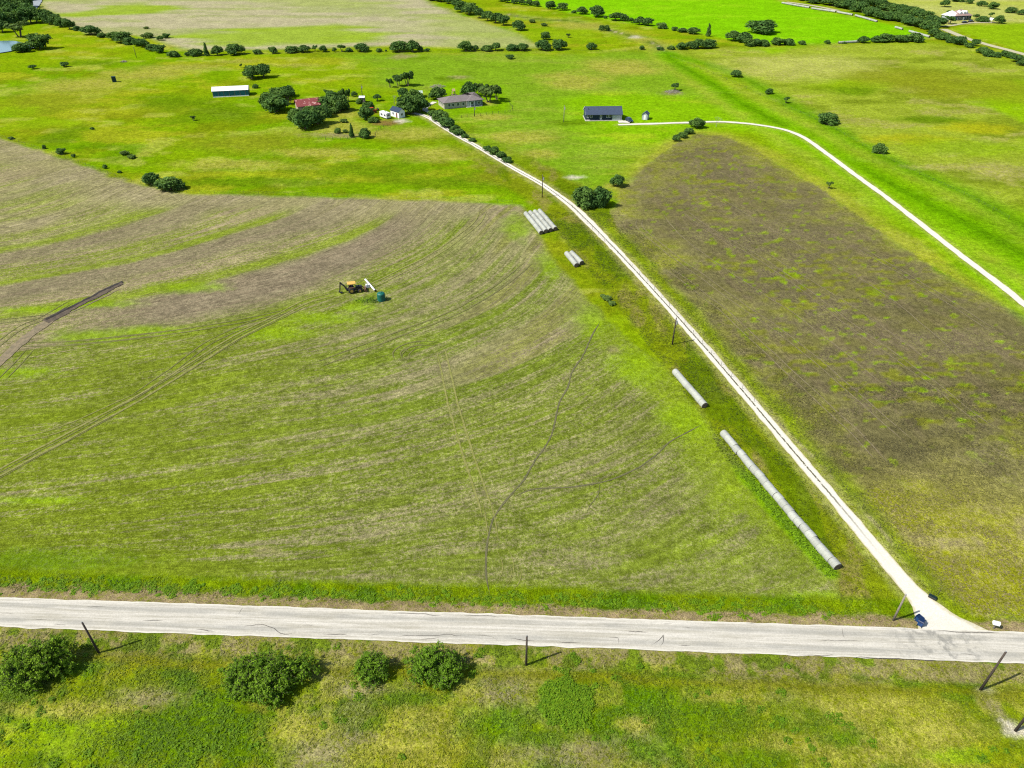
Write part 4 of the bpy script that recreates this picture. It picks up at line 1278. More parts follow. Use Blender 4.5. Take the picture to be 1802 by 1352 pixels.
SINGLE = [
    (29, 67, 35, 26, 'pale', 'airy light green tree with bare lower limbs above the pond'), (65, 88, 33, 30, 'round', 'large round dark tree on the grass right of the pond'), (36, 93, 25, 20, 'bushy', 'dark bushy tree leaning over the pond water'),
    (56, 122, 12, 8, 'round', 'small round tree in the open pasture below the pond'), (112, 118, 12, 9, 'round', 'small tree in open pasture, second right of the pond'), (340, 214, 9, 9, 'pale', 'thin sparse sapling in the pasture below the long white barn'),
    (162, 229, 8, 5, 'bushy', 'tiny shrub in the middle of the yellow green pasture'), (259, 68, 20, 12, 'palebush', 'pale green shrubs on the tan field side of the tree line'), (281, 72, 10, 9, 'round', 'small round tree on the tan field, left of a pair'),
    (291, 68, 12, 9, 'round', 'small round tree on the tan field, right of a pair'), (257, 52, 9, 4, 'palebush', 'tiny pale bush at the edge of the tan field'),
    (19, 246, 9, 5, 'bushy', 'low shrub on the crop field edge, nearest the picture edge'), (77, 263, 7, 9, 'bushy', 'thin shrub on the crop field edge, second from the left'), (106, 273, 13, 12, 'round', 'round little tree on the crop field edge with a clear shadow'),
    (129, 278, 7, 7, 'bushy', 'small shrub just right of the round little field edge tree'), (184, 298, 8, 9, 'bushy', 'upright shrub on the crop field edge between two smaller ones'), (210, 306, 7, 6, 'bushy', 'small shrub on the field edge left of the big pair'),
    (263, 328, 27, 26, 'bushy', 'smaller left bush of the dark pair at the crop field corner'), (296, 339, 44, 32, 'bushy', 'larger right bush of the dark pair at the crop field corner'),
    (217, 275, 16, 9, 'palebush', 'bright green shrubs in the damp hollow of the pasture'), (230, 281, 14, 6, 'palebush', 'lower bright shrub at the end of the damp hollow'),
    (441, 140, 28, 26, 'round', 'left tree of the dark pair above the long white barn'), (462, 138, 26, 27, 'round', 'right tree of the dark pair above the long white barn'), (424, 120, 5, 7, 'open', 'spindly little tree left of the dark barn pair'),
    (449, 156, 10, 9, 'bushy', 'small bush between the long white barn and the dark pair'), (484, 200, 42, 34, 'round', 'large round tree in front of the clump left of the red barn'), (487, 178, 30, 24, 'round', 'tree behind the large one left of the red barn'),
    (508, 186, 26, 28, 'open', 'loose crowned tree touching the left end of the red barn'), (535, 230, 38, 38, 'bushy', 'dark tree in front of the red barn, left half'), (557, 222, 36, 36, 'bushy', 'dark tree in front of the red barn, right half'),
    (575, 195, 34, 27, 'round', 'round tree at the right end of the red barn'), (597, 198, 26, 30, 'round', 'tree right of the red barn beside a shaded hut'), (588, 200, 18, 14, 'bushy', 'low bush under the trees right of the red barn'),
    (601, 180, 14, 22, 'open', 'slender tree behind the yard, left of a pair'), (612, 180, 11, 22, 'open', 'slender tree behind the yard, right of a pair'), (623, 170, 9, 10, 'round', 'small tree just left of the farm pole'),
    (632, 183, 12, 12, 'bushy', 'bush in front of the small white roofed hut'), (644, 212, 24, 28, 'round', 'dark tree in front of the orange machine'), (641, 190, 9, 12, 'bushy', 'narrow bush between the hut and the orange machine'),
    (656, 217, 18, 13, 'bushy', 'low dark bush left of the white trailer'), (619, 243, 11, 23, 'cedar', 'narrow upright tree in the lower farmyard'), (641, 245, 20, 22, 'bushy', 'bushy tree at the lower corner of the farmyard'),
    (594, 236, 12, 12, 'bushy', 'leafy shrub in the lower yard, left of two'), (607, 235, 10, 8, 'palebush', 'lighter shrub in the lower yard, right of two'), (604, 217, 14, 8, 'palebush', 'ragged low shrubs in the middle of the dry yard'),
    (686, 154, 12, 16, 'open', 'slim tree, first of three behind the farmhouse yard'), (700, 152, 18, 20, 'open', 'middle tree of three behind the farmhouse yard'), (716, 152, 26, 26, 'open', 'tallest tree of three behind the farmhouse yard'),
    (709, 172, 19, 19, 'round', 'round tree between the three tall ones and the big oak'), (718, 203, 34, 38, 'round', 'big spreading tree over the small blue roofed house'), (738, 198, 28, 32, 'round', 'big tree beside the end of the drive'),
    (663, 178, 14, 12, 'open', 'leaning tree over pale junk in the farmyard'), (769, 175, 27, 23, 'round', 'round tree left of the grey roofed farmhouse'), (825, 170, 23, 28, 'round', 'tall tree behind the grey roofed farmhouse'),
    (843, 165, 16, 18, 'pale', 'thin light tree right behind the farmhouse ridge'), (860, 182, 32, 30, 'pale', 'yellow green airy tree at the right end of the farmhouse'), (874, 176, 18, 22, 'open', 'drooping tree at the far right of the farmhouse'),
    (791, 190, 8, 10, 'round', 'small shrub against the farmhouse front wall'), (774, 214, 28, 22, 'bushy', 'large dark bush where the drive reaches the farmhouse'), (787, 226, 28, 22, 'bushy', 'large dark bush next down the drive from the farmhouse'),
    (800, 233, 18, 14, 'bushy', 'medium bush beside the drive, below the two large ones'), (808, 239, 20, 15, 'bushy', 'round bush beside the drive, fourth from the farmhouse'), (818, 243, 12, 9, 'bushy', 'small bush ending the upper hedge of the drive'),
    (831, 250, 12, 8, 'bushy', 'lone low bush between the two hedges of the drive'), (858, 267, 14, 12, 'bushy', 'first bush of the lower hedge along the drive'), (870, 273, 20, 18, 'bushy', 'second and largest bush of the lower drive hedge'),
    (882, 279, 18, 15, 'bushy', 'third bush of the lower hedge along the drive'), (893, 287, 16, 12, 'bushy', 'last bush of the lower hedge along the drive'),
    (912, 55, 22, 19, 'round', 'round tree alone right of the thick hedgerow end'), (936, 41, 12, 8, 'palebush', 'greyish bush in the creek pasture, left of two'), (957, 47, 12, 7, 'palebush', 'greyish bush in the creek pasture, right of two'),
    (960, 71, 14, 15, 'round', 'round tree standing above the pasture fence row'), (1000, 67, 8, 7, 'pale', 'tiny pale tree in the creek pasture'), (1059, 55, 9, 11, 'round', 'left tree of the little pair beside the creek'),
    (1068, 55, 11, 11, 'round', 'right tree of the little pair beside the creek'), (1130, 88, 8, 8, 'round', 'small tree on the fence left of the creek'), (1344, 61, 44, 26, 'bushy', 'big round grove standing alone in the bright green field'),
    (897, 104, 12, 8, 'round', 'lone round bush just below the pasture fence row'), (1296, 136, 16, 12, 'round', 'round bush on the slope beyond the drain'), (1354, 166, 12, 11, 'round', 'dark bush beside the fence beyond the drain, upper'),
    (1384, 182, 11, 12, 'open', 'dark bush beside the fence beyond the drain, lower'), (1459, 220, 31, 25, 'bushy', 'largest bush in the rough right hand pasture'), (1549, 271, 22, 22, 'bushy', 'round bush on the fence of the right hand pasture'),
    (1459, 333, 11, 13, 'pale', 'small light sapling between the fallow ground and gravel lane'), (1188, 160, 14, 14, 'open', 'shrub growing through the brush heap above the blue roofed house'),
    (1228, 226, 22, 20, 'round', 'largest tree of the four beside the gravel lane'), (1212, 236, 15, 12, 'round', 'second of the four trees stepping down from the lane'), (1201, 243, 15, 12, 'round', 'third of the four trees stepping down from the lane'),
    (1190, 249, 13, 11, 'round', 'lowest of the four trees stepping down from the lane'), (1087, 330, 22, 24, 'round', 'round tree at the upper corner of the fallow ground'), (1028, 368, 36, 46, 'bushy', 'big dark tree by the drive, left of the pair'),
    (1057, 366, 32, 44, 'bushy', 'big dark tree by the drive, right of the pair'),
    (1664, 13, 14, 12, 'round', 'dark tree above the distant white house'), (1688, 4, 20, 8, 'bushy', 'tree clump cut by the top edge above the distant house'), (1707, 7, 11, 8, 'round', 'round tree on the tan slope, first of a row of five'),
    (1729, 12, 14, 10, 'round', 'round tree on the tan slope, second of a row of five'), (1749, 17, 17, 13, 'round', 'round tree on the tan slope, third of a row of five'), (1781, 24, 19, 11, 'bushy', 'wide tree on the tan slope, fourth of a row of five'),
    (1799, 27, 13, 10, 'round', 'round tree on the tan slope, last of a row of five'), (1673, 44, 18, 14, 'open', 'flat topped tree in front of the distant white house'), (1662, 33, 9, 8, 'bushy', 'bush at the left end of the distant white house'),
    (1670, 23, 7, 5, 'bushy', 'tiny bush behind the distant white house'), (1718, 37, 11, 11, 'open', 'slanting tree right of the distant white house'), (1744, 33, 10, 10, 'open', 'tree behind the distant white carport'),
    (1760, 43, 16, 15, 'round', 'rounded tree right of the distant white carport'), (1732, 40, 20, 5, 'bushy', 'low hedge left of the distant white carport'), (470, 188, 24, 26, 'round', 'tree at the far left of the clump beside the red barn'), (505, 172, 22, 20, 'round', 'tree at the back of the clump left of the red barn'),
    (518, 214, 24, 26, 'bushy', 'bush at the left foot of the dark trees before the barn'), (571, 208, 26, 26, 'bushy', 'tree between the barn front trees and the dry yard'), (545, 208, 26, 22, 'round', 'tree close against the red barn front wall'),
    (586, 184, 24, 24, 'round', 'tree behind the right end of the red barn'), (606, 194, 16, 22, 'bushy', 'bushy tree where the barn clump meets the yard'), (652, 196, 14, 18, 'round', 'small tree just left of the orange tractor'),
    (728, 188, 30, 32, 'round', 'tree crown behind the big spreading oak by the cottage'), (706, 190, 16, 16, 'bushy', 'tree leaning over the roof of the small cottage'), (852, 172, 20, 22, 'open', 'tree filling the gap behind the farmhouse wing'),
    (762, 206, 18, 14, 'bushy', 'bush at the fork where the farm lane leaves the drive'), (576, 172, 12, 14, 'open', 'thin tree standing behind the red barn ridge'), (1082, 528, 8, 6, 'bushy', 'extra')]
for it in SINGLE[:-1]:
    tree(*it[:5], it[5])
for i, (a, b, w, h) in enumerate([(1068, 530, 17, 5), (1077, 538, 14, 5), (1061, 524, 11, 4)]):
    tree(a, b, w, h, 'palebush', ['main weedy shrub of the low green patch between the bales and the drive', 'lower weedy shrub of the low green patch beside the drive', 'upper weedy shrub of the low green patch beside the drive'][i])


def bare_tree(px, b, hm, label):
    rg = np.random.default_rng(int(px))
    x, y = gp(px, b)
    segs = []

    def grow(p, d, L, r, n):
        q = p + d * L
        segs.append((p, r, q, r * 0.6))
        if n:
            for _ in range(3):
                nd = d + rg.normal(size=3) * 0.5
                nd[2] = abs(nd[2]) + 0.15
                nd /= np.linalg.norm(nd)
                grow(q, nd, L * 0.68, r * 0.55, n - 1)
    grow(np.array([0, 0, -0.1]), np.array([0.05, 0, 1.0]), hm * 0.36, hm * 0.022, 4)
    V, F = tubes(segs, 4)
    o = empty('bare_tree', (x, y, H1(x, y)))
    link('trunk', mesh_np('bare_limbs', V, F, True), M_TWIG, o)
    tag(o, label, 'tree')


bare_tree(1260, 223, 4.6, 'leafless pale tree beside the gravel lane')
bare_tree(694, 183, 4.5, 'leafless little tree in the farmyard left of the big oak')


# foreground trees, built leaf by leaf
def near_tree(px, b, lobes, nleaf, leaf, label, seed, trunks):
    """lobes in metres, relative to the base"""
    x, y = gp(px, b)
    rg = np.random.default_rng(seed)
    o = empty('tree', (x, y, H1(x, y)))
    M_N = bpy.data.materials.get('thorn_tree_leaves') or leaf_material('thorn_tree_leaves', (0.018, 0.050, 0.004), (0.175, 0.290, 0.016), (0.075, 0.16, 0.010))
    Vs, Fs, Ls = [], [], []
    base = 0
    segs = []
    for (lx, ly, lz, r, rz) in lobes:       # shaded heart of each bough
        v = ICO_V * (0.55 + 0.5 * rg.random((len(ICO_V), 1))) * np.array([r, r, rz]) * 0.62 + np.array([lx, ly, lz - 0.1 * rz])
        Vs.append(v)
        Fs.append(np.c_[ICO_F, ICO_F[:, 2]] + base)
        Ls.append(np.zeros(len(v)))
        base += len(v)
    per = 34
    ntw = nleaf // per
    wts = np.array([l[3] ** 2 for l in lobes])
    pick = rg.choice(len(lobes), ntw, p=wts / wts.sum())
    for q in pick:
        lx, ly, lz, r, rz = lobes[q]
        d = rg.normal(size=3)
        d /= np.linalg.norm(d)
        d[2] = abs(d[2]) * 1.0 - 0.25
        c = np.array([lx, ly, lz])
        ln = rg.uniform(0.75, 1.42) if rg.random() < 0.8 else rg.uniform(1.3, 1.7)
        p0 = c + d * np.array([r, r, rz]) * 0.25
        p1 = c + d * np.array([r, r, rz]) * ln
        side = rg.normal(size=3) * 0.25 * r
        t = rg.uniform(0.25, 1.0, per) ** 0.8
        mid = 4 * t * (1 - t)
        p = p0 + (p1 - p0) * t[:, None] + side * mid[:, None]
        p[:, 2] -= 0.25 * r * t ** 2 * rg.random()
        segs.append((p0, 0.03, p0 + (p1 - p0) * 0.55 + side, 0.016))
        segs.append((p0 + (p1 - p0) * 0.55 + side, 0.016, p1, 0.006))
        p = p + rg.normal(size=(per, 3)) * (0.20 - 0.10 * t)[:, None] * min(1.0, r / 1.4)
        p[:, 2] = np.maximum(p[:, 2], 0.08)
        nr = rg.normal(size=(per, 3)) * 0.8 + d * 0.6
        nr[:, 2] += 0.7
        nr /= np.linalg.norm(nr, axis=1)[:, None]
        tt = np.cross(nr, rg.normal(size=(per, 3)))
        tt /= np.linalg.norm(tt, axis=1)[:, None]
        bb = np.cross(nr, tt)
        sz = leaf * rg.uniform(0.6, 1.35, per)[:, None]
        Vs.append(np.stack([p - tt * sz, p + bb * sz * 0.45, p + tt * sz, p - bb * sz * 0.45], 1).reshape(-1, 3))
        Fs.append(np.arange(per * 4).reshape(-1, 4) + base)
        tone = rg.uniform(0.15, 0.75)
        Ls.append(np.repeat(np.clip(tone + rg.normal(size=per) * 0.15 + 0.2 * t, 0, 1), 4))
        base += per * 4
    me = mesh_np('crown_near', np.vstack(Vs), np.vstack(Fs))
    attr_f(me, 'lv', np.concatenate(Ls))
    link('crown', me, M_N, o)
    for (tx, ty) in trunks:
        segs.append(((tx * 0.2, ty * 0.2, -0.2), 0.16, (tx * 0.5, ty * 0.5, 1.2), 0.11))
        for (lx, ly, lz, r, rz) in lobes:
            segs.append(((tx * 0.5, ty * 0.5, 1.2), 0.08, (lx * 0.8, ly * 0.8, lz * 0.9), 0.03))
    V, F = tubes(segs, 6)
    link('trunk', mesh_np('trunk_near', V, F, True), M_BARK, o)
    tag(o, label, 'tree')
    return o


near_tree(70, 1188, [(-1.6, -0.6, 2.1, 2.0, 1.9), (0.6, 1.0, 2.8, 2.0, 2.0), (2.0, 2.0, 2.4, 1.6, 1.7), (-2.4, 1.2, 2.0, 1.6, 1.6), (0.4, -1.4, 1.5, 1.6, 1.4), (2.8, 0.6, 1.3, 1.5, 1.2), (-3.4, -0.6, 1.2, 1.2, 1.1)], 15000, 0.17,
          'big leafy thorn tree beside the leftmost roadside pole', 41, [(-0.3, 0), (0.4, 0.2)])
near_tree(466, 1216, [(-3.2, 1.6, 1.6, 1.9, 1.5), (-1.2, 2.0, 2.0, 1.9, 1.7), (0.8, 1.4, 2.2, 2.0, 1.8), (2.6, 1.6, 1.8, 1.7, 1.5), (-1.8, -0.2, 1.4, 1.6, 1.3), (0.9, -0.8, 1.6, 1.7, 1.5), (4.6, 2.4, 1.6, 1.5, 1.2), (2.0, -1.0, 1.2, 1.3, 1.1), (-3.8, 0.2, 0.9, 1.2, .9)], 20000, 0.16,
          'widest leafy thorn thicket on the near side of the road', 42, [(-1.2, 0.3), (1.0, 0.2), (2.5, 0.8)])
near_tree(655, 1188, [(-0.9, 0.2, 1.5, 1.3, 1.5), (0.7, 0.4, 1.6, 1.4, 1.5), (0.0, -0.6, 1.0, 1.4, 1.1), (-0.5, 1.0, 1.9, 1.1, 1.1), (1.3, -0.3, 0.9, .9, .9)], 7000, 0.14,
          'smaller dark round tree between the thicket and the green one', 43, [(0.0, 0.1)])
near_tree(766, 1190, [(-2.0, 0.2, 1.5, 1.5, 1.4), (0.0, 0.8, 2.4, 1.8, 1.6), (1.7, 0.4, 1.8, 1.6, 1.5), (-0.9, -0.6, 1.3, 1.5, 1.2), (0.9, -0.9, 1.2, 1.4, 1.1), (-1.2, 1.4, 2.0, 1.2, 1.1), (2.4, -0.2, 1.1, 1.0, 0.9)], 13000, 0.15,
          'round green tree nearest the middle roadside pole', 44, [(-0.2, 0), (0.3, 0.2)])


# ------------------------------------------------------------------ grass and weeds standing on the ground
def weeds(name, P, hgt, size, seed, nq=5, bright=1.0):
    rg = np.random.default_rng(seed)
    n = len(P)
    A, B, M, ST, BU, S, REG = land(P)
    z = H(P[:, 0], P[:, 1])
    f = (rg.random(n) < M)[:, None]
    col = np.where(f, B, A) * rg.uniform(0.75, 1.3, (n, 1)) * bright
    h = hgt * rg.uniform(0.5, 1.4, n)
    s = size * rg.uniform(0.6, 1.4, n)
    base = np.c_[P, z]
    d = rg.normal(size=(n, nq, 3))
    d /= np.linalg.norm(d, axis=2)[..., None]
    d[..., 2] = np.abs(d[..., 2])
    c = base[:, None, :] + d * np.stack([s * 0.9, s * 0.9, h], 1)[:, None, :]
    nr = d * 0.8 + rg.normal(size=(n, nq, 3)) * 0.5
    nr[..., 2] += 2.0
    nr /= np.linalg.norm(nr, axis=2)[..., None]
    t = np.cross(nr, rg.normal(size=(n, nq, 3)))
    t /= np.linalg.norm(t, axis=2)[..., None]
    b = np.cross(nr, t)
    e = (s[:, None] * rg.uniform(0.35, 0.8, (n, nq)))[..., None]
    V = np.stack([c - t * e, c + b * e * 0.45, c + t * e, c - b * e * 0.45], 2).reshape(-1, 3)
    F = np.arange(len(V)).reshape(-1, 4)
    me = mesh_np(name, V, F)
    attr_col(me, 'ca', np.repeat(col, nq * 4, 0))
    o = link(name, me, M_WEED)
    return o


k = NT('weed_leaves')
c = k.attr('ca', True)
k.l(c, k.b.inputs['Base Color'])
k.b.inputs['Roughness'].default_value = 0.7
k.b.inputs['Specular IOR Level'].default_value = 0.2
tl = k.n('BsdfTranslucent')
k.l(k.mix(1.0, c, (1.15, 1.2, 0.7), 'MULTIPLY'), tl.inputs[0])
ms = k.n('MixShader')
ms.inputs[0].default_value = 0.3
k.l(k.b.outputs[0], ms.inputs[1])
k.l(tl.outputs[0], ms.inputs[2])
k.l(ms.outputs[0], k.t.nodes['Material Output'].inputs[0])
M_WEED = k.m


def scatter(n, x0, x1, y0, y1, seed):
    rg = np.random.default_rng(seed)
    return np.c_[rg.uniform(x0, x1, n), rg.uniform(y0, y1, n)]


P = scatter(150000, -86, 88, 33, 66, 1)
off = road_off(P[:, 0], P[:, 1])
P = P[(off < -ROAD_HW - 0.5) & (np.abs(P[:, 0]) < 0.62 * (P[:, 1] + 62))]
_, _, _, _, bu, _, _ = land(P)
keep = np.random.default_rng(2).random(len(P)) < np.clip((bu - 0.55) * 0.9, 0.05, 1) * (0.35 + 0.9 * sstep(.4, .6, vnoise(P[:, 0], P[:, 1], 2.2, 15, 3)))
P, bu = P[keep], bu[keep]
tag(weeds('grass', P, 0.03 + 0.09 * bu, 0.09 + 0.08 * bu, 3, 5, 1.2), 'rough grass and weeds on the near side of the road', 'grass', kind='stuff')
P = scatter(60000, -92, 74, 58, 84, 4)
off = road_off(P[:, 0], P[:, 1])
g = vnoise(P[:, 0], P[:, 1], 3.0, 16, 3)
keep = (off > ROAD_HW + 0.7 + 2.6 * (g - .2)) & (off < 6.3 + 4 * (g - .5)) & (np.random.default_rng(5).random(len(P)) < 0.3 + g)
dd, _ = line_dist(P, DRIVE_C)
keep &= (dd > 2.6) & ~((dd < 6.5) & (off < 8))
P = P[keep]
tag(weeds('weeds', P, 0.11, 0.2, 6, 5, 1.25), 'tall green weeds in the ditch between road and crop field', 'weeds', kind='stuff')
# separate clumps of taller broad-leaved weeds on both verges and in the rough ground
def clumps(name, cx, cy, rad, label, seed, hgt, bright):
    rg = np.random.default_rng(seed)
    pts = []
    for x, y, r in zip(cx, cy, rad):
        n = int(10 + 26 * r * r)
        a = rg.uniform(0, 6.283, n)
        q = r * np.sqrt(rg.random(n))
        pts.append(np.c_[x + q * np.cos(a), y + q * np.sin(a) * 0.9])
    P = np.vstack(pts)
    o = weeds(name, P, hgt, 0.2, seed + 1, 6, 1.0)
    a = o.data.attributes['ca']
    n = len(o.data.vertices)
    tone = np.repeat(rg.uniform(0.75, 1.25, (len(P), 1)), 24, 0)
    mixv = np.repeat(rg.random((len(P), 1)), 24, 0)
    c = (np.array(C(92, 150, 18))[None] * (1 - mixv) + np.array(C(128, 172, 26))[None] * mixv) * tone * bright
    a.data.foreach_set('color', np.c_[c, np.ones(n)].astype(np.float32).ravel())
    tag(o, label, 'weeds', kind='stuff')


rg = np.random.default_rng(77)
n = 620
cx = rg.uniform(-80, 84, n)
cy = rg.uniform(36, 62, n)
k_ = (road_off(cx, cy) < -ROAD_HW - 1.0) & (np.abs(cx) < 0.62 * (cy + 62)) & (rg.random(n) < sstep(0.38, 0.6, vnoise(cx, cy, 9, 19, 3)))
clumps('weeds', cx[k_], cy[k_], rg.uniform(0.25, 0.8, n)[k_] ** 1.3, 'scattered dark green weed clumps in the near rough grass', 78, 0.27, 1.15)
n = 260
cx = rg.uniform(-90, 50, n)
cy = ROAD_0 + ROAD_K * cx + ROAD_HW + rg.normal(size=n) * 0.7 + 2.6
clumps('weeds', cx, cy, rg.uniform(0.2, 0.75, n) ** 1.2, 'dark green weed clumps along the far edge of the road', 80, 0.18, 1.3)
c0 = np.array(gp(995, 1236))
n = 170
a_ = rg.uniform(0, 6.283, n)
q_ = np.sqrt(rg.random(n))
clumps('weeds', c0[0] + 3.3 * q_ * np.cos(a_), c0[1] + 3.4 * q_ * np.sin(a_), np.full(n, 0.5), 'dense round patch of green weeds right of the middle pole', 82, 0.34, 1.2)
# weeds along the bales and the drive's verge
dl = smooth_line(gps([(1264, 776), (1306, 830), (1356, 888), (1402, 940), (1440, 982), (1462, 1007)]), 0.5)
rg = np.random.default_rng(8)
P = dl[rg.integers(0, len(dl), 1700)] + rg.normal(size=(1700, 2)) * np.array([0.45, 0.45])
tag(weeds('weeds', P, 0.3, 0.24, 9, 6, 1.15), 'bright weeds along the field side of the long bale row', 'weeds', kind='stuff')
P = scatter(90000, 0, 66, 66, 215, 10)
dd, al = line_dist(P, DRIVE_C)
g = vnoise(P[:, 0], P[:, 1], 4.0, 17, 3)
keep = (dd > 1.9) & (dd < 12) & (poly_sd(P, CROP) < 0.5) & (np.random.default_rng(11).random(len(P)) < sstep(0.35, 0.6, g) * 0.9 + 0.1)
P = P[keep]
tag(weeds('grass', P, 0.14, 0.2, 12, 4), 'uneven verge grass along both sides of the drive', 'grass', kind='stuff')
P = scatter(60000, 50, 130, 64, 120, 13)
keep = (poly_sd(P, FALLOW) > 0) & (np.abs(P[:, 0]) < 0.62 * (P[:, 1] + 62)) & (np.random.default_rng(14).random(len(P)) < sstep(0.4, 0.62, vnoise(P[:, 0] * .6, P[:, 1], 3.5, 18, 3)))
P = P[keep]
tag(weeds('grass', P, 0.11, 0.2, 15, 4), 'thin bunch grass over the lower fallow ground', 'grass', kind='stuff')


# ------------------------------------------------------------------ shapes for built things
def part(name, V, F, mat, parent, smooth=False):
    me = bpy.data.meshes.new(name)
    me.from_pydata([tuple(map(float, v)) for v in V], [], [tuple(f) for f in F])
    if smooth:
        for p in me.polygons:
            p.use_smooth = True
    me.update()
    return link(name, me, mat, parent)


def box_vf(x0, x1, y0, y1, z0, z1, taper=0.0):
    t = taper
    V = [(x0, y0, z0), (x1, y0, z0), (x1, y1, z0), (x0, y1, z0), (x0 + t, y0 + t, z1), (x1 - t, y0 + t, z1), (x1 - t, y1 - t, z1), (x0 + t, y1 - t, z1)]
    F = [(3, 2, 1, 0), (4, 5, 6, 7), (0, 1, 5, 4), (1, 2, 6, 5), (2, 3, 7, 6), (3, 0, 4, 7)]
    return V, F


def bx(name, dims, mat, parent, taper=0.0):
    V, F = box_vf(*dims, taper)
    return part(name, V, F, mat, parent)


def cyl_vf(p0, p1, r0, r1=None, n=12, caps=True):
    r1 = r0 if r1 is None else r1
    p0, p1 = np.array(p0, float), np.array(p1, float)
    d = p1 - p0
    d /= np.linalg.norm(d)
    a = np.cross(d, (0.0, 0.0, 1.0) if abs(d[2]) < 0.9 else (1.0, 0, 0))
    a /= np.linalg.norm(a)
    b = np.cross(d, a)
    V, F = [], []
    for p, r in ((p0, r0), (p1, r1)):
        for s in range(n):
            t = 2 * math.pi * s / n
            V.append(p + r * (a * math.cos(t) + b * math.sin(t)))
    for s in range(n):
        F.append((s, n + s, n + (s + 1) % n, (s + 1) % n))
    if caps:
        F.append(tuple(range(n)))
        F.append(tuple(range(2 * n - 1, n - 1, -1)))
    return V, F


def cyl(name, p0, p1, r0, r1, mat, parent, n=12, smooth=False):
    V, F = cyl_vf(p0, p1, r0, r1, n)
    return part(name, V, F, mat, parent, smooth)


def lathe(name, prof, mat, parent, n=20, at=(0, 0)):
    V, F = [], []
    for r, z in prof:
        for s in range(n):
            t = 2 * math.pi * s / n
            V.append((at[0] + r * math.cos(t), at[1] + r * math.sin(t), z))
    for i in range(len(prof) - 1):
        for s in range(n):
            s2 = (s + 1) % n
            F.append((i * n + s, i * n + s2, (i + 1) * n + s2, (i + 1) * n + s))
    F.append(tuple(range(len(V) - n, len(V))))
    return part(name, V, F, mat, parent, True)


def merge(shapes):
    V, F = [], []
    for v, f in shapes:
        b = len(V)
        V += [tuple(q) for q in v]
        F += [tuple(i + b for i in q) for q in f]
    return V, F


def pole_height(b, top):
    x, y = gp(*b)
    best, bz = 1e9, 7.0
    for i in range(20, 200):
        z = i * 0.06
        dep = y * math.cos(PITCH) - (z - ALT) * math.sin(PITCH)
        up = y * math.sin(PITCH) + (z - ALT) * math.cos(PITCH)
        e = abs(PH / 2 - FPX * up / dep - top)
        if e < best:
            best, bz = e, z
    return bz


# ------------------------------------------------------------------ utility poles
M_POLE = plain('creosoted_wood', (0.045, 0.034, 0.026), 0.9, 0, 0.3, 3)
M_POLEG = plain('weathered_wood', (0.16, 0.14, 0.11), 0.9, 0, 0.25, 3)
M_METAL = plain('galvanised_steel', (0.42, 0.43, 0.44), 0.5, 0.6, 0.1, 5)
M_CERAM = plain('grey_insulator', (0.35, 0.36, 0.37), 0.4, 0, 0.1, 5)
for b, top, m, lab, tf in [
        ((173, 1147), 1094, M_POLE, 'dark wooden pole beside the big thorn tree, leftmost at the road', False), ((926, 1168), 1117, M_POLE, 'dark wooden pole at the middle of the near roadside', False),
        ((1725.4, 1214), 1146.6, M_POLE, 'dark wooden pole on a pale bare patch right of the junction', False), ((1787, 1286), 1222, M_POLE, 'dark wooden pole cut by the right picture edge', False),
        ((1572, 1091), 1046, M_POLEG, 'grey weathered pole at the corner of the drive and road', False), ((1183, 606), 559, M_POLE, 'dark pole beside the drive above the short bale row', True),
        ((954, 347), 308, M_POLE, 'dark pole beside the drive above the four bale rows', True), ((992, 214), 185, M_POLEG, 'pale pole on the lawn left of the blue roofed house', True),
        ((638, 172), 148, M_POLE, 'tall dark pole with a transformer in the farmyard', True), ((835, 204), 186, M_POLE, 'dark pole on the lawn in front of the grey roofed farmhouse', True),
        ((240, 101), 82, M_POLE, 'leaning dark pole in the pasture beside the tan field tree line', False)]:
    x, y = gp(*b)
    hgt = pole_height(b, top)
    o = empty('utility_pole', (x, y, H1(x, y)))
    cyl('pole', (0, 0, -0.6), (0.02, 0, hgt), 0.17, 0.115, m, o, 12, True)
    cyl('insulator', (0, 0, hgt), (0, 0, hgt + 0.22), 0.05, 0.03, M_CERAM, o, 8)
    bx('ground_strap', (0.10, 0.13, -0.02, 0.02, 0.1, hgt - 0.4), M_METAL, o)
    if tf:
        cyl('transformer', (0.32, 0, hgt - 1.6), (0.32, 0, hgt - 0.8), 0.21, 0.21, M_METAL, o, 12)
        bx('bracket', (0.05, 0.2, -0.04, 0.04, hgt - 1.4, hgt - 1.1), M_METAL, o)
    tag(o, lab, 'pole', 'utility poles')


# ------------------------------------------------------------------ hay bales
def bale_material():
    k = NT('net_wrapped_hay')
    p = k.objco()
    mp = k.n('Mapping')
    mp.inputs['Scale'].default_value = (5.0, 0.7, 0.7)
    k.l(p, mp.inputs['Vector'])
    f = k.noise(mp.outputs[0], 2.0, 4.0, 0.6)
    g = k.noise(p, 2.2, 4.0, 0.65)
    inf = k.n('ObjectInfo')
    c = k.mix(k.remap(f, 0.3, 0.7), C(172, 176, 162), C(212, 214, 202))
    c = k.mix(k.remap(g, 0.46, 0.75, 0, 0.5), c, C(170, 168, 146))
    c = k.mix(1.0, c, k.remap(inf.outputs['Random'], 0, 1, 0.88, 1.08), 'MULTIPLY')
    k.l(c, k.b.inputs['Base Color'])
    k.b.inputs['Roughness'].default_value = 0.75
    k.bump(f, 0.25, 0.05)
    return k.m


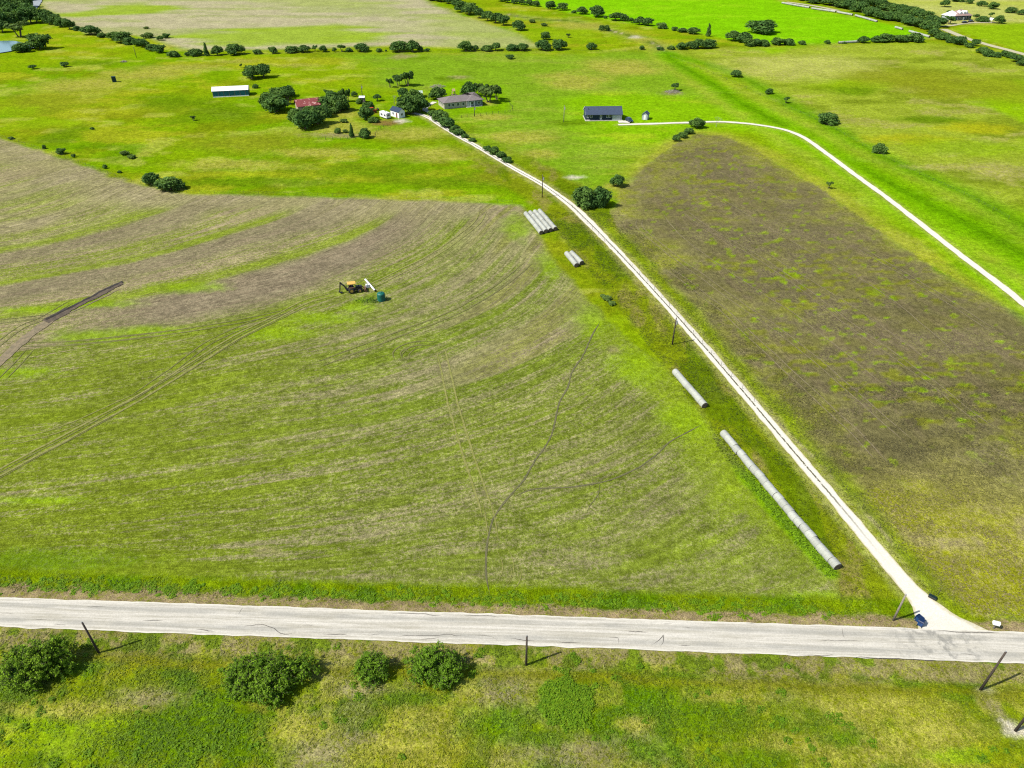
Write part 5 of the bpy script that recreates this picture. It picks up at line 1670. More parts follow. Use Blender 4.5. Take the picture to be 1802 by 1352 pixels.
def hay_end_material():
    k = NT('hay_end')
    p = k.objco()
    w = k.n('TexNoise')
    w.inputs['Scale'].default_value = 6.0
    w.inputs['Detail'].default_value = 5.0
    k.l(p, w.inputs['Vector'])
    c = k.mix(k.remap(w.outputs['Fac'], 0.3, 0.7), C(84, 74, 60), C(128, 112, 88))
    k.l(c, k.b.inputs['Base Color'])
    k.b.inputs['Roughness'].default_value = 0.95
    k.bump(w.outputs['Fac'], 0.6, 0.1)
    return k.m


M_BALE, M_BEND = bale_material(), hay_end_material()
BALE_L, BALE_R = 1.50, 0.71


def bale_mesh(seed):
    rg = np.random.default_rng(seed)
    n = 28
    prof = [(-0.5, 0.94), (-0.46, 0.985), (-0.25, 1.0), (0.0, 1.01), (0.25, 1.0), (0.46, 0.985), (0.5, 0.94)]
    V, F = [], []
    for (t, r) in prof:
        for s in range(n):
            a = 2 * math.pi * s / n
            q = r * BALE_R * (1 + 0.018 * math.sin(2 * a + seed) + 0.008 * rg.normal())
            yy, zz = q * math.cos(a), q * math.sin(a)
            zz = max(zz, -0.62)
            V.append((t * (BALE_L - 0.05), yy, zz + 0.60))
    for i in range(len(prof) - 1):
        for s in range(n):
            F.append((i * n + s, (i + 1) * n + s, (i + 1) * n + (s + 1) % n, i * n + (s + 1) % n))
    me = bpy.data.meshes.new('bale_wrap')
    me.from_pydata(V, [], F)
    for p in me.polygons:
        p.use_smooth = True
    me.materials.append(M_BALE)
    ends = []
    for sgn, i in ((-1, 0), (1, len(prof) - 1)):
        R0 = V[i * n:(i + 1) * n]
        W = [(v[0], v[1], v[2]) for v in R0] + [(v[0] + sgn * 0.03, v[1] * 0.6, 0.60 + (v[2] - 0.60) * 0.6) for v in R0] + [(R0[0][0] + sgn * 0.015, 0, 0.60)]
        G = []
        for s in range(n):
            s2 = (s + 1) % n
            G += [(s, s2, n + s2, n + s), (n + s, n + s2, 2 * n)]
        e = bpy.data.meshes.new('bale_end')
        e.from_pydata(W, [], G)
        e.materials.append(M_BEND)
        ends.append(e)
    return me, ends


BALES = [bale_mesh(s) for s in range(5)]
br = random.Random(9)


def bale(x, y, rz, label, group, scale=1.0):
    me, ends = BALES[br.randrange(5)]
    o = link('hay_bale', me, None, None, (x, y, H1(x, y) + 0.02 + 0.0002 * y), rz + br.gauss(0, 0.02))
    o.scale = (1.0, scale * br.uniform(0.97, 1.03), scale * br.uniform(0.965, 1.03))
    for e in ends:
        link('end_face', e, None, o)
    tag(o, label, 'hay bale', group)


def bale_row(p0, p1, tmpl, group, lat=0.05, n=None, offs=0.0, gaps=()):
    a, b = np.array(gp(*p0)), np.array(gp(*p1))
    d = b - a
    Ld = np.hypot(*d)
    u = d / Ld
    nv = np.array([u[1], -u[0]])
    n = n or max(1, int(math.ceil(Ld / BALE_L)))
    rz = math.atan2(u[1], u[0])
    drift = 0.0
    for i in range(n):
        if i in gaps:
            continue
        drift = drift * 0.7 + br.gauss(0, lat)
        p = a + u * (i + 0.5) * Ld / n + nv * (offs + drift)
        bale(p[0], p[1], rz, tmpl.replace('#', ordinal(n - i)), group)


bale_row((1271, 766), (1472, 1003), '# wrapped round bale from the road end of the longest single row', 'bales of the longest row')
bale_row((1187, 658), (1239, 718), '# wrapped round bale from the near end of the short single row', 'bales of the short single row')
QD = np.array(gp(953, 412)) - np.array(gp(925, 376))
for k, (wd) in enumerate(('leftmost', 'second', 'third', 'rightmost')):
    base0, base1 = (925 + 8.1 * k, 378.5 - 1.6 * k), (952.5 + 8.1 * k, 412.5 - 2.1 * k)
    bale_row(base0, base1, '# round bale from the near end, ' + wd + ' of the four side-by-side rows', 'bales of the block of four rows', 0.03)
for k, wd in enumerate(('left', 'right')):
    bale_row((997 + 8.6 * k, 449.5 - 1.2 * k), (1014.5 + 9.2 * k, 470 - 3.6 * k), '# round bale from the near end, ' + wd + ' of the two paired rows', 'bales of the paired rows', 0.03)
for kk, (p0, p1) in enumerate((((1376, 6.5), (1424, 14.5)), ((1428, 16), (1470, 22)), ((1473, 22.5), (1500, 27.5)), ((1505, 28.5), (1543, 39.5)), ((1575, 50), (1588, 53.5)), ((1600, 57), (1635, 67)))):
    bale_row(p0, p1, '# bale from the near end, ' + ordinal(kk + 1) + ' stretch of the far bale line', 'bales of the far broken line', 0.05)
bale_row((1475, 76.5), (1512, 74.5), '# pale bale from the right end of the far short line under the hedge', 'bales of the far short line', 0.05)


# ------------------------------------------------------------------ fences of steel posts and wire
M_WIRE = plain('rusty_wire', (0.07, 0.06, 0.05), 0.9, 0, 0.2, 3)


def fence(px, label, step=4.5, hgt=1.15, mat=None, r=0.035):
    ln = smooth_line(gps(px), 1.0)
    L = np.r_[0, np.cumsum(np.hypot(*np.diff(ln, axis=0).T))]
    n = int(L[-1] / step)
    o = empty('fence', (ln[0][0], ln[0][1], 0))
    me = None
    tops = []
    for i in range(n + 1):
        x, y = np.interp(i * step, L, ln[:, 0]), np.interp(i * step, L, ln[:, 1])
        if me is None:
            V, F = cyl_vf((0, 0, -0.3), (0, 0, hgt), r, r * 0.9, 6)
            me = bpy.data.meshes.new('fence_post')
            me.from_pydata([tuple(v) for v in V], [], F)
            me.materials.append(mat or M_POLE)
        z = H1(x, y)
        link('post', me, None, o, (x - ln[0][0], y - ln[0][1], z))
        tops.append((x - ln[0][0], y - ln[0][1], z))
    for q in (0.45, 0.8, 1.08):
        sh = [cyl_vf((a[0], a[1], a[2] + q), (b[0], b[1], b[2] + q), 0.008, 0.008, 3, False) for a, b in zip(tops[:-1], tops[1:])]
        part('wire', *merge(sh), M_WIRE, o)
    tag(o, label, 'fence')


fence([(1650, 1048), (1600, 992), (1540, 922), (1450, 822), (1350, 727), (1323, 703), (1223, 592), (1140, 498), (1050, 412), (997, 355)], 'wire fence between the drive and the fallow ground')
fence([(0, 241), (60, 260), (120, 281), (200, 310), (250, 326), (330, 339.5), (450, 343), (560, 345.5), (850, 354.5), (925, 360)], 'wire fence between the yellow green pasture and the crop field', 5.0)
fence([(310, 101), (480, 96.5), (700, 93.5), (900, 91.5), (1170, 90)], 'wire fence along the long tree row', 8.0)
fence([(812, 207), (840, 204), (870, 200), (897, 197), (902, 190), (896, 182)], 'low fence round the farmhouse lawn', 3.0, 1.2, M_POLE, 0.08)
fence([(560, 246), (600, 246), (655, 244), (662, 236), (678, 222), (708, 214)], 'rail fence round the lower farmyard', 3.0, 1.2, M_POLE, 0.08)
fence([(1180, 100), (1262, 133), (1340, 168), (1400, 196), (1460, 224), (1540, 268), (1640, 318), (1700, 345), (1802, 400)], 'wire fence between the lawn drain and the rough right pasture', 7.0)


# ------------------------------------------------------------------ tank, pipe, tote and digger
M_TANK = plain('green_poly_tank', C(10, 112, 96), 0.5, 0, 0.12, 2, 0.4)
M_WHITE = plain('white_paint', (0.62, 0.62, 0.60), 0.55, 0, 0.06, 2)
M_BLACK = plain('black_paint', (0.018, 0.017, 0.017), 0.5, 0, 0.3, 4, 0.4)
M_RUBBER = plain('rubber', (0.022, 0.021, 0.02), 0.85, 0, 0.3, 6)
M_YEL = plain('machine_yellow', C(246, 200, 92), 0.5, 0, 0.12, 3, 0.4)
M_BROWN = plain('brown_steel', C(132, 100, 74), 0.7, 0.2, 0.3, 4)  # brown tone for fenders, loader bucket and lower arms
M_GLASS = plain('dark_window_glass', (0.03, 0.045, 0.055), 0.12, 0, 0.1, 1, 0.6)
x, y = gp(670.5, 530)
t = empty('water_tank', (x, y + 0.8, H1(x, y)))
prof = [(0.98, -0.05)]
for i in range(9):
    z = 0.1 + i * 0.19
    prof += [(0.98, z), (1.0, z + 0.06), (1.0, z + 0.12), (0.98, z + 0.17)]
prof += [(0.97, 1.85), (0.86, 2.0), (0.62, 2.12), (0.3, 2.18), (0.3, 2.18)]
lathe('shell', prof, M_TANK, t, 28)
lathe('lid', [(0.26, 2.17), (0.26, 2.26), (0.22, 2.29), (0.01, 2.3)], M_TANK, t, 16)
cyl('outlet', (-0.9, -0.5, 0.2), (-1.25, -0.65, 0.2), 0.07, 0.07, M_METAL, t, 8)
tag(t, 'dark green round water tank in the crop field', 'tank')
P = np.random.default_rng(31).normal(size=(260, 2)) * np.array([1.9, 0.8]) + np.array([gp(655, 528)[0], gp(655, 528)[1]])
tag(weeds('weeds', P[:120], 0.3, 0.26, 32, 6), 'dark weeds round the foot of the green tank', 'weeds', kind='stuff')
a, b = np.array(gp(643, 493)), np.array(gp(660.5, 513))
pd = empty('pipe', (a[0], a[1], H1(*a) + 0.32), math.atan2(b[1] - a[1], b[0] - a[0]))
PL = float(np.hypot(*(b - a)))
n = 20
V = []
for xx, r in ((0, 0.24), (PL, 0.24), (PL, 0.205), (0, 0.205)):
    V += [(xx, r * math.cos(2 * math.pi * s / n), r * math.sin(2 * math.pi * s / n)) for s in range(n)]
F = []
for i in range(4):
    j = (i + 1) % 4
    F += [(i * n + s, j * n + s, j * n + (s + 1) % n, i * n + (s + 1) % n) for s in range(n)]
part('tube', V, F, M_WHITE, pd, True)
for xx in (PL * 0.2, PL * 0.75):
    bx('chock', (xx - 0.15, xx + 0.15, -0.4, 0.4, -0.36, -0.236), M_POLEG, pd)
cyl('shade_cap', (PL - 0.14, 0, 0), (PL + 0.02, 0, 0), 0.255, 0.255, M_BLACK, pd, 16)  # black cap painting the shade inside the open pipe end
tag(pd, 'long white pipe lying between the digger and green tank', 'pipe')
x, y = gp(647, 505)
tt = empty('tote', (x, y, H1(x, y)), 0.4)
bx('body', (-0.45, 0.45, -0.4, 0.4, 0.12, 0.92), M_WHITE, tt, 0.05)
cyl('cap', (0, 0, 0.92), (0, 0, 1.0), 0.14, 0.14, M_BLACK, tt, 10)
bx('pallet', (-0.5, 0.5, -0.45, 0.45, 0.0, 0.118), M_POLEG, tt)
tag(tt, 'small white plastic tote beside the white pipe', 'tote')


def wheel(parent, x, y, r, w, rim, name='wheel'):
    o = empty(name, (x, y, r))
    o.parent = parent
    V, F = [], []
    n = 20
    prof = [(r * 0.55, -w / 2), (r * 0.92, -w / 2), (r, -w / 3), (r, w / 3), (r * 0.92, w / 2), (r * 0.55, w / 2)]
    for (q, yy) in prof:
        V += [(q * math.cos(2 * math.pi * s / n), yy, q * math.sin(2 * math.pi * s / n)) for s in range(n)]
    for i in range(len(prof) - 1):
        F += [(i * n + s, i * n + (s + 1) % n, (i + 1) * n + (s + 1) % n, (i + 1) * n + s) for s in range(n)]
    part('tyre', V, F, M_RUBBER, o, True)
    cyl('rim', (0, -w * 0.32, 0), (0, w * 0.32, 0), r * 0.56, r * 0.56, rim, o, 14)
    return o


def beam(name, p0, p1, w, h, mat, parent):
    p0, p1 = np.array(p0, float), np.array(p1, float)
    d = p1 - p0
    L = np.linalg.norm(d)
    d /= L
    s = np.cross(d, (0, 0, 1.0))
    s = s / np.linalg.norm(s) if np.linalg.norm(s) > 1e-6 else np.array([0, 1.0, 0])
    u = np.cross(s, d)
    V = []
    for p in (p0, p1):
        for a, b in ((-1, -1), (1, -1), (1, 1), (-1, 1)):
            V.append(p + s * a * w / 2 + u * b * h / 2)
    F = [(0, 1, 2, 3), (7, 6, 5, 4), (0, 4, 5, 1), (1, 5, 6, 2), (2, 6, 7, 3), (3, 7, 4, 0)]
    return part(name, V, F, mat, parent)


a, b = np.array(gp(606, 514.5)), np.array(gp(637, 511))
dg = empty('backhoe_loader', ((a + b)[0] / 2 + 0.4, (a + b)[1] / 2, H1(*a)), math.atan2(b[1] - a[1], b[0] - a[0]))
for sy in (-0.86, 0.86):
    wheel(dg, -0.75, sy, 0.78, 0.46, M_YEL, 'rear_wheel')
    wheel(dg, 1.35, sy * 0.92, 0.52, 0.34, M_YEL, 'front_wheel')
bx('chassis', (-1.7, 1.9, -0.45, 0.45, 0.55, 1.05), M_BLACK, dg)
bx('hood', (0.35, 1.95, -0.42, 0.42, 1.053, 1.62), M_BLACK, dg, 0.06)
bx('seat', (-0.85, -0.35, -0.25, 0.25, 1.053, 1.75), M_BLACK, dg, 0.05)
bx('fender', (-1.35, -0.15, 0.66, 1.06, 1.58, 1.66), M_BROWN, dg)
bx('fender', (-1.35, -0.15, -1.06, -0.66, 1.58, 1.66), M_BROWN, dg)
for px_ in (-1.35, 0.25):
    for py_ in (-0.62, 0.62):
        beam('cab_post', (px_, py_, 1.0), (px_ * 0.95, py_ * 0.95, 2.55), 0.08, 0.08, M_BLACK, dg)
bx('canopy_roof', (-1.65, 0.5, -0.82, 0.82, 2.55, 2.68), M_YEL, dg, 0.05)
cyl('exhaust', (1.1, 0.2, 1.6), (1.1, 0.2, 2.35), 0.05, 0.05, M_BLACK, dg, 8)
for sy in (-0.66, 0.66):
    beam('loader_arm', (0.2, sy, 1.35), (1.9, sy, 1.15), 0.12, 0.2, M_BLACK, dg)
    beam('loader_arm', (1.85, sy, 1.2), (2.55, sy, 0.45), 0.12, 0.2, M_BROWN, dg)
prof = [(2.5, 0.12), (3.15, 0.08), (3.15, 0.13), (2.62, 0.2), (2.5, 0.45), (2.6, 0.78), (2.85, 0.9), (2.8, 0.94), (2.5, 0.83), (2.4, 0.45)]
V = [(q[0], s, q[1]) for s in (-1.05, 1.05) for q in prof]
m_ = len(prof)
F = [(i, (i + 1) % m_, m_ + (i + 1) % m_, m_ + i) for i in range(m_)]
part('loader_bucket', V, F, M_BROWN, dg)
for s in (-1.04, 1.04):
    part('bucket_side', [(2.45, s, 0.12), (3.1, s, 0.1), (2.85, s, 0.9), (2.5, s, 0.83)], [(0, 1, 2, 3)], M_BROWN, dg)
bx('swing_post', (-2.05, -1.7, -0.3, 0.3, 0.5, 1.2), M_BLACK, dg)
beam('boom', (-1.95, 0, 0.9), (-2.35, 0.05, 1.9), 0.26, 0.34, M_BLACK, dg)
beam('boom', (-2.35, 0.05, 1.85), (-3.35, 0.1, 3.0), 0.24, 0.34, M_BLACK, dg)
beam('dipper', (-3.3, 0.1, 3.05), (-3.6, 0.12, 0.9), 0.2, 0.3, M_BLACK, dg)
beam('hydraulic_ram', (-2.6, 0.05, 2.5), (-3.5, 0.1, 2.2), 0.1, 0.1, M_METAL, dg)
V, F = [], []
pr = [(-3.62, 1.05), (-3.95, 0.55), (-3.55, 0.12), (-3.0, 0.2), (-3.05, 0.3), (-3.48, 0.28), (-3.75, 0.58), (-3.5, 0.98)]
V = [(q[0], s, q[1]) for s in (-0.3, 0.4) for q in pr]
F = [(i, (i + 1) % 8, 8 + (i + 1) % 8, 8 + i) for i in range(8)] + [tuple(range(8)), tuple(range(15, 7, -1))]
part('digging_bucket', V, F, M_BLACK, dg)
for sy in (-1, 1):
    beam('stabiliser', (-1.85, sy * 0.35, 0.9), (-1.9, sy * 1.05, 1.35), 0.12, 0.16, M_BLACK, dg)
tag(dg, 'black backhoe loader with a yellow canopy in the crop field', 'backhoe')


# ------------------------------------------------------------------ bins, tub and mailbox at the junction
M_BLUE = plain('blue_plastic', C(26, 78, 140), 0.4, 0, 0.12, 3, 0.5)
M_BLUED = plain('dark_blue_plastic', C(16, 44, 84), 0.4, 0, 0.12, 3, 0.5)
for px_, py_, rz, lid, lab in ((1617.5, 1097.5, 0.5, 1, 'blue wheeled bin with its lid thrown back, farther from the road'), (1620, 1103.5, 2.4, 0, 'blue wheeled bin with closed lid, nearer the road')):
    x, y = gp(px_, py_)
    o = empty('wheeled_bin', (x, y + 0.3, H1(x, y) + 0.08), rz)
    V, F = box_vf(-0.36, 0.36, -0.4, 0.4, 1.0, 0.06, 0.07)
    part('body', V, F[1:], M_BLUE, o)
    V, F = merge([box_vf(-0.39, 0.39, -0.43, 0.43, 0.94, 0.985)])
    part('rim', V, [f for i, f in enumerate(F) if i > 1] + [F[0]], M_BLUED, o)
    if lid:
        V, F = box_vf(-0.38, 0.38, 0.44, 0.52, 0.25, 1.0, 0.02)
        part('lid', V, F, M_BLUE, o)
    else:
        V, F = box_vf(-0.4, 0.4, -0.46, 0.44, 0.99, 1.09, 0.09)
        part('lid', V, F, M_BLUED, o)
    cyl('handle', (-0.25, 0.48, 0.93), (0.25, 0.48, 0.93), 0.022, 0.022, M_BLUED, o, 8)
    for s in (-0.3, 0.3):
        wheel(o, s, 0.42, 0.13, 0.06, M_METAL).rotation_euler = (0, 0, math.pi / 2)
    tag(o, lab, 'bin', 'blue wheeled bins')
x, y = gp(1640, 1053)
o = empty('tub', (x, y, H1(x, y)), -0.75)
bx('body', (-0.5, 0.5, -0.24, 0.24, 0.05, 0.42), M_BLACK, o, -0.04)
bx('lid', (-0.55, 0.55, -0.29, 0.29, 0.423, 0.48), plain('dark_green_plastic', C(24, 48, 44), 0.5), o, 0.04)
tag(o, 'low black lidded tub on the verge beside the drive', 'tub')
x, y = gp(1748.5, 1107)
o = empty('mailbox', (x, y + 0.1, H1(x, y)), -0.35)
bx('post', (-0.06, 0.06, -0.06, 0.06, -0.2, 0.95), M_POLEG, o)
pr = [(-0.26, 0.0), (0.26, 0.0)] + [(0.26 * math.cos(t), 0.28 + 0.26 * math.sin(t)) for t in np.linspace(0, math.pi, 9)]
V = [(xx, q[0], 0.953 + q[1]) for xx in (-0.42, 0.42) for q in pr]
m_ = len(pr)
part('box', V, [(i, (i + 1) % m_, m_ + (i + 1) % m_, m_ + i) for i in range(m_)] + [tuple(range(m_ - 1, -1, -1)), tuple(range(m_, 2 * m_))], M_WHITE, o)
part('door', [(v[0] + 0.012, v[1] * 0.92, 0.953 + (v[2] - 0.953) * 0.95 + 0.01) for v in V[m_:]], [tuple(range(m_))], M_METAL, o)
tag(o, 'white mailbox on a post at the road edge right of the junction', 'mailbox')


# ------------------------------------------------------------------ buildings
def gable_roof(name, x0, x1, y0, y1, ze, zr, ov, th, mat, parent, axis='x'):
    """roof with its ridge along the axis, eaves at ze, ridge at zr"""
    if axis == 'x':
        a0, a1, b0, b1 = x0, x1, y0, y1
    else:
        a0, a1, b0, b1 = y0, y1, x0, x1
    bm_ = (b0 + b1) / 2
    k = (zr - ze) / ((b1 - b0) / 2)
    sec = [(b0 - ov, ze - k * ov), (bm_, zr), (b1 + ov, ze - k * ov), (b1 + ov, ze - k * ov + th), (bm_, zr + th), (b0 - ov, ze - k * ov + th)]
    V = []
    for a in (a0 - ov, a1 + ov):
        for q in sec:
            V.append((a, q[0], q[1]) if axis == 'x' else (q[0], a, q[1]))
    F = [(0, 1, 4, 5), (1, 2, 3, 4), (6, 11, 10, 7), (7, 10, 9, 8)]
    F += [(5, 4, 10, 11), (4, 3, 9, 10), (0, 6, 7, 1), (1, 7, 8, 2), (0, 5, 11, 6), (2, 8, 9, 3)]
    return part(name, V, F, mat, parent)


def hip_roof(name, x0, x1, y0, y1, ze, zr, ov, th, mat, parent):
    hwd = (y1 - y0) / 2
    ym = (y0 + y1) / 2
    X0, X1, Y0, Y1 = x0 - ov, x1 + ov, y0 - ov, y1 + ov
    V = [(X0, Y0, ze), (X1, Y0, ze), (X1, Y1, ze), (X0, Y1, ze), (X0, Y0, ze + th), (X1, Y0, ze + th), (X1, Y1, ze + th), (X0, Y1, ze + th), (x0 + hwd, ym, zr + th), (x1 - hwd, ym, zr + th)]
    F = [(3, 2, 1, 0), (0, 1, 5, 4), (1, 2, 6, 5), (2, 3, 7, 6), (3, 0, 4, 7), (4, 5, 9, 8), (5, 6, 9), (6, 7, 8, 9), (7, 4, 8)]
    return part(name, V, F, mat, parent)


def walls(name, x0, x1, y0, y1, z, zr, mat, parent, axis=None):
    """four walls up to z, with gable peaks to zr at the ends of the ridge axis"""
    V = [(x0, y0, -0.3), (x1, y0, -0.3), (x1, y1, -0.3), (x0, y1, -0.3), (x0, y0, z), (x1, y0, z), (x1, y1, z), (x0, y1, z)]
    F = [(0, 1, 5, 4), (1, 2, 6, 5), (2, 3, 7, 6), (3, 0, 4, 7)]
    if axis == 'x':
        V += [(x0, (y0 + y1) / 2, zr), (x1, (y0 + y1) / 2, zr)]
        F[1] = (1, 2, 6, 9, 5)
        F[3] = (3, 0, 4, 8, 7)
    elif axis == 'y':
        V += [((x0 + x1) / 2, y0, zr), ((x0 + x1) / 2, y1, zr)]
        F[0] = (0, 1, 5, 8, 4)
        F[2] = (2, 3, 7, 9, 6)
    return part(name, V, F, mat, parent)


def window(parent, x, z, w, h, y=0.0, face='front', fm=None):
    """a framed window proud of a wall; face front = -y side, left = -x side, right = +x side"""
    fm = fm or M_WHITE

    def put(a0, a1, d0, d1, z0, z1):
        if face == 'front':
            return box_vf(a0, a1, y - d1, y - d0, z0, z1)
        if face == 'left':
            return box_vf(y - d1, y - d0, a0, a1, z0, z1)
        return box_vf(y + d0, y + d1, a0, a1, z0, z1)
    fr = part('window', *merge([put(x - w / 2 - 0.1, x - w / 2, 0.01, 0.09, z - 0.1, z + h + 0.1), put(x + w / 2, x + w / 2 + 0.1, 0.01, 0.09, z - 0.1, z + h + 0.1),
                                put(x - w / 2, x + w / 2, 0.01, 0.09, z - 0.1, z), put(x - w / 2, x + w / 2, 0.01, 0.09, z + h, z + h + 0.1)]), fm, parent)
    part('pane', *put(x - w / 2, x + w / 2, 0.015, 0.045, z, z + h), M_GLASS, fr)
    return fr


def site(pa, pb, name):
    a, b = np.array(gp(*pa)), np.array(gp(*pb))
    d = b - a
    return empty(name, (a[0], a[1], H1(*a) + 0.02), math.atan2(d[1], d[0])), float(np.hypot(*d))


M_SLATE = plain('slate_blue_shingles', C(72, 86, 108), 0.8, 0, 0.16, 1.5)
M_TEAL = plain('siding_and_porch_shade', C(44, 72, 88), 0.7, 0, 0.1, 1)  # the porch front's shade is put into this dark siding colour
M_PALEW = plain('pale_grey_siding', C(196, 204, 206), 0.7, 0, 0.06, 1)
M_SLAB = plain('concrete', C(222, 216, 200), 0.9, 0, 0.1, 1)
h, L = site((1031, 212.3), (1094, 211.6), 'house')
D = 8.4
bx('foundation_slab', (-0.3, L + 0.5, -0.25, D + 0.2, -0.3, 0.12), M_SLAB, h)
walls('wall', 0, L * 0.735, 1.5, D, 2.75, 4.5, M_TEAL, h, 'x').location.z = 0.12
walls('garage_wall', L * 0.735 + 0.01, L, 0.15, D, 2.55, 4.2, M_PALEW, h).location.z = 0.12
gable_roof('roof', 0, L, 0, D, 2.72, 5.0, 0.35, 0.14, M_SLATE, h)
part('gable_trim', [(-0.37, -0.35, 2.45), (-0.37, D / 2, 5.0), (-0.37, D + 0.35, 2.45), (-0.37, D + 0.35, 2.72), (-0.37, D / 2, 5.16), (-0.37, -0.35, 2.72)], [(0, 1, 4, 5), (1, 2, 3, 4)], M_WHITE, h)
for xx in (1.0, 2.4, 9.2, 10.3):
    window(h, L * xx / 15.0, 1.0, 0.75, 1.35, 1.5)
d = bx('door', (L * 0.40, L * 0.46, 1.40, 1.47, 0.12, 2.25), M_WHITE, h)
bx('door_glass', (L * 0.412, L * 0.448, 1.36, 1.395, 0.9, 2.0), M_GLASS, d)
for xx in (0.015, 0.25, 0.49, 0.72):
    bx('porch_post', (L * xx - 0.05, L * xx + 0.05, 0.1, 0.2, 0.12, 2.6), M_TEAL, h)
gd = bx('garage_door', (L * 0.76, L * 0.96, 0.08, 0.14, 0.12, 2.25), M_PALEW, h)
for kx in range(3):
    bx('groove', (L * 0.765, L * 0.955, 0.062, 0.078, 0.62 + kx * 0.53, 0.66 + kx * 0.53), M_METAL, gd)
cyl('vent', (1.2, D * 0.3, 3.6), (1.2, D * 0.3, 4.9), 0.08, 0.08, M_BLACK, h, 8)
tag(h, 'long low house with slate blue roof and dark porch front', 'house')

h, L = site((1129.5, 209.8), (1139, 210.8), 'garden_shed')
walls('wall', 0, 2.4, 0, 3.0, 2.3, 3.2, M_PALEW, h, 'y')
gable_roof('roof', 0, 2.4, 0, 3.0, 2.28, 3.2, 0.25, 0.1, M_SLATE, h, 'y')
bx('door', (0.75, 1.65, -0.06, -0.01, 0.05, 1.95), M_WHITE, h)
tag(h, 'small grey gabled shed right of the blue roofed house', 'shed')

# ranch farmhouse
M_SHIN = plain('grey_shingles', C(142, 132, 128), 0.9, 0, 0.14, 1.2)
M_STONE = plain('cream_stone', C(214, 206, 178), 0.9, 0, 0.14, 2)
M_SHADEW = plain('shaded_wall_tone', C(134, 146, 150), 0.9, 0, 0.1, 2)  # the wing front's shade is put into this blue grey tone
h, L = site((782.2, 191.6), (848.5, 184.6), 'farmhouse')
W_ = 8.8
walls('wall', 0, L * 0.60, 0, W_, 2.6, 0, M_STONE, h)
walls('wing_wall', L * 0.60 + 0.02, L, -0.6, W_ + 1.6, 2.6, 0, M_SHADEW, h)
hip_roof('roof', 0, L * 0.86, 0, W_, 2.62, 4.35, 0.55, 0.12, M_SHIN, h)
hip_roof('wing_roof', L * 0.60, L, -0.6, W_ + 1.6, 2.66, 4.9, 0.55, 0.12, M_SHIN, h)
for xx in (0.13, 0.23, 0.36, 0.5):
    window(h, L * xx, 0.9, 1.1, 1.2)
for xx in (0.72, 0.9):
    window(h, L * xx, 0.9, 1.2, 1.2, -0.6)
for yy in (2.0, 4.6, 6.8):
    window(h, yy, 0.9, 1.2, 1.2, 0.0, 'left')
d = bx('door', (L * 0.65, L * 0.69, -0.68, -0.61, 0.05, 2.1), M_WHITE, h)
cyl('door_handle', (L * 0.685, -0.72, 1.0), (L * 0.685, -0.68, 1.0), 0.04, 0.04, M_METAL, d, 8)
for xx in (0.58, 0.62, 0.78):
    bx('porch_post', (L * xx - 0.1, L * xx + 0.1, -1.08, -0.9, 0, 2.62), M_WHITE, h)
bx('patio', (L * 0.56, L * 0.98, -1.4, -0.605, -0.2, 0.08), M_SLAB, h)
for q in ((0.26, 0.62, 4.6), (0.44, 0.62, 4.7), (0.70, 0.6, 5.2)):
    cyl('roof_vent', (L * q[0], W_ * q[1], 3.6), (L * q[0], W_ * q[1], q[2]), 0.16, 0.16, M_BLACK, h, 8)
tag(h, 'long farmhouse with grey shingled hip roofs', 'house')

M_NAVY = plain('dark_blue_metal_roof', C(40, 62, 92), 0.5, 0.1, 0.1, 1)
h, L = site((702.4, 208.4), (713.2, 205.9), 'cottage')
walls('wall', 0, 3.3, 0, 6.2, 2.7, 3.9, M_WHITE, h, 'y')
gable_roof('roof', 0, 3.3, 0, 6.2, 2.68, 3.9, 0.25, 0.1, M_NAVY, h, 'y')
d = bx('door', (-0.07, -0.01, 1.2, 2.1, 0.0, 2.0), plain('red_brown_door', C(140, 84, 70)), h)
cyl('door_handle', (-0.11, 1.95, 1.0), (-0.07, 1.95, 1.0), 0.04, 0.04, M_METAL, d, 8)
window(h, 4.2, 1.0, 0.9, 0.9, 0.0, 'left')
window(h, 1.65, 1.0, 0.9, 0.9)
tag(h, 'small white cottage with a dark blue roof by the big oak', 'cottage')

h, L = site((680.5, 210.2), (688.5, 208.4), 'camper_trailer')
V, F = [], []
pr = [(0.0, 0.45), (2.2, 0.45), (2.25, 0.6), (2.25, 2.3), (2.05, 2.6), (0.2, 2.6), (0.0, 2.3)]
V = [(q[0], yy, q[1]) for yy in (0, 5.2) for q in pr]
F = [(i, i + 7, (i + 1) % 7 + 7, (i + 1) % 7) for i in range(7)] + [tuple(range(7)), tuple(range(13, 6, -1))]
part('body', V, F, M_WHITE, h)
for yy in (1.2, 3.6):
    window(h, yy, 1.3, 1.0, 0.6, 0.0, 'left', M_METAL)
window(h, 1.1, 1.3, 1.2, 0.6, 0.0, 'front', M_METAL)
bx('roof_vent', (0.9, 1.4, 2.2, 2.7, 2.603, 2.8), M_METAL, h)
wheel(h, 0.12, 2.7, 0.36, 0.2, M_METAL).rotation_euler = (0, 0, math.pi / 2)
wheel(h, 2.13, 2.7, 0.36, 0.2, M_METAL).rotation_euler = (0, 0, math.pi / 2)
beam('hitch', (1.1, 5.2, 0.45), (1.1, 6.2, 0.4), 0.12, 0.12, M_BLACK, h)
tag(h, 'white camper trailer parked left of the small cottage', 'trailer')


def rusty():
    k = NT('rusty_red_metal')
    f = k.noise(k.objco(), 0.6, 5.0, 0.65)
    g = k.noise(k.objco(), 2.5, 4.0, 0.6)
    c = k.mix(k.remap(g, 0.3, 0.7), C(132, 50, 48), C(166, 74, 68))
    c = k.mix(k.remap(f, 0.56, 0.62), c, C(226, 176, 164))
    k.l(c, k.b.inputs['Base Color'])
    k.b.inputs['Roughness'].default_value = 0.7
    return k.m


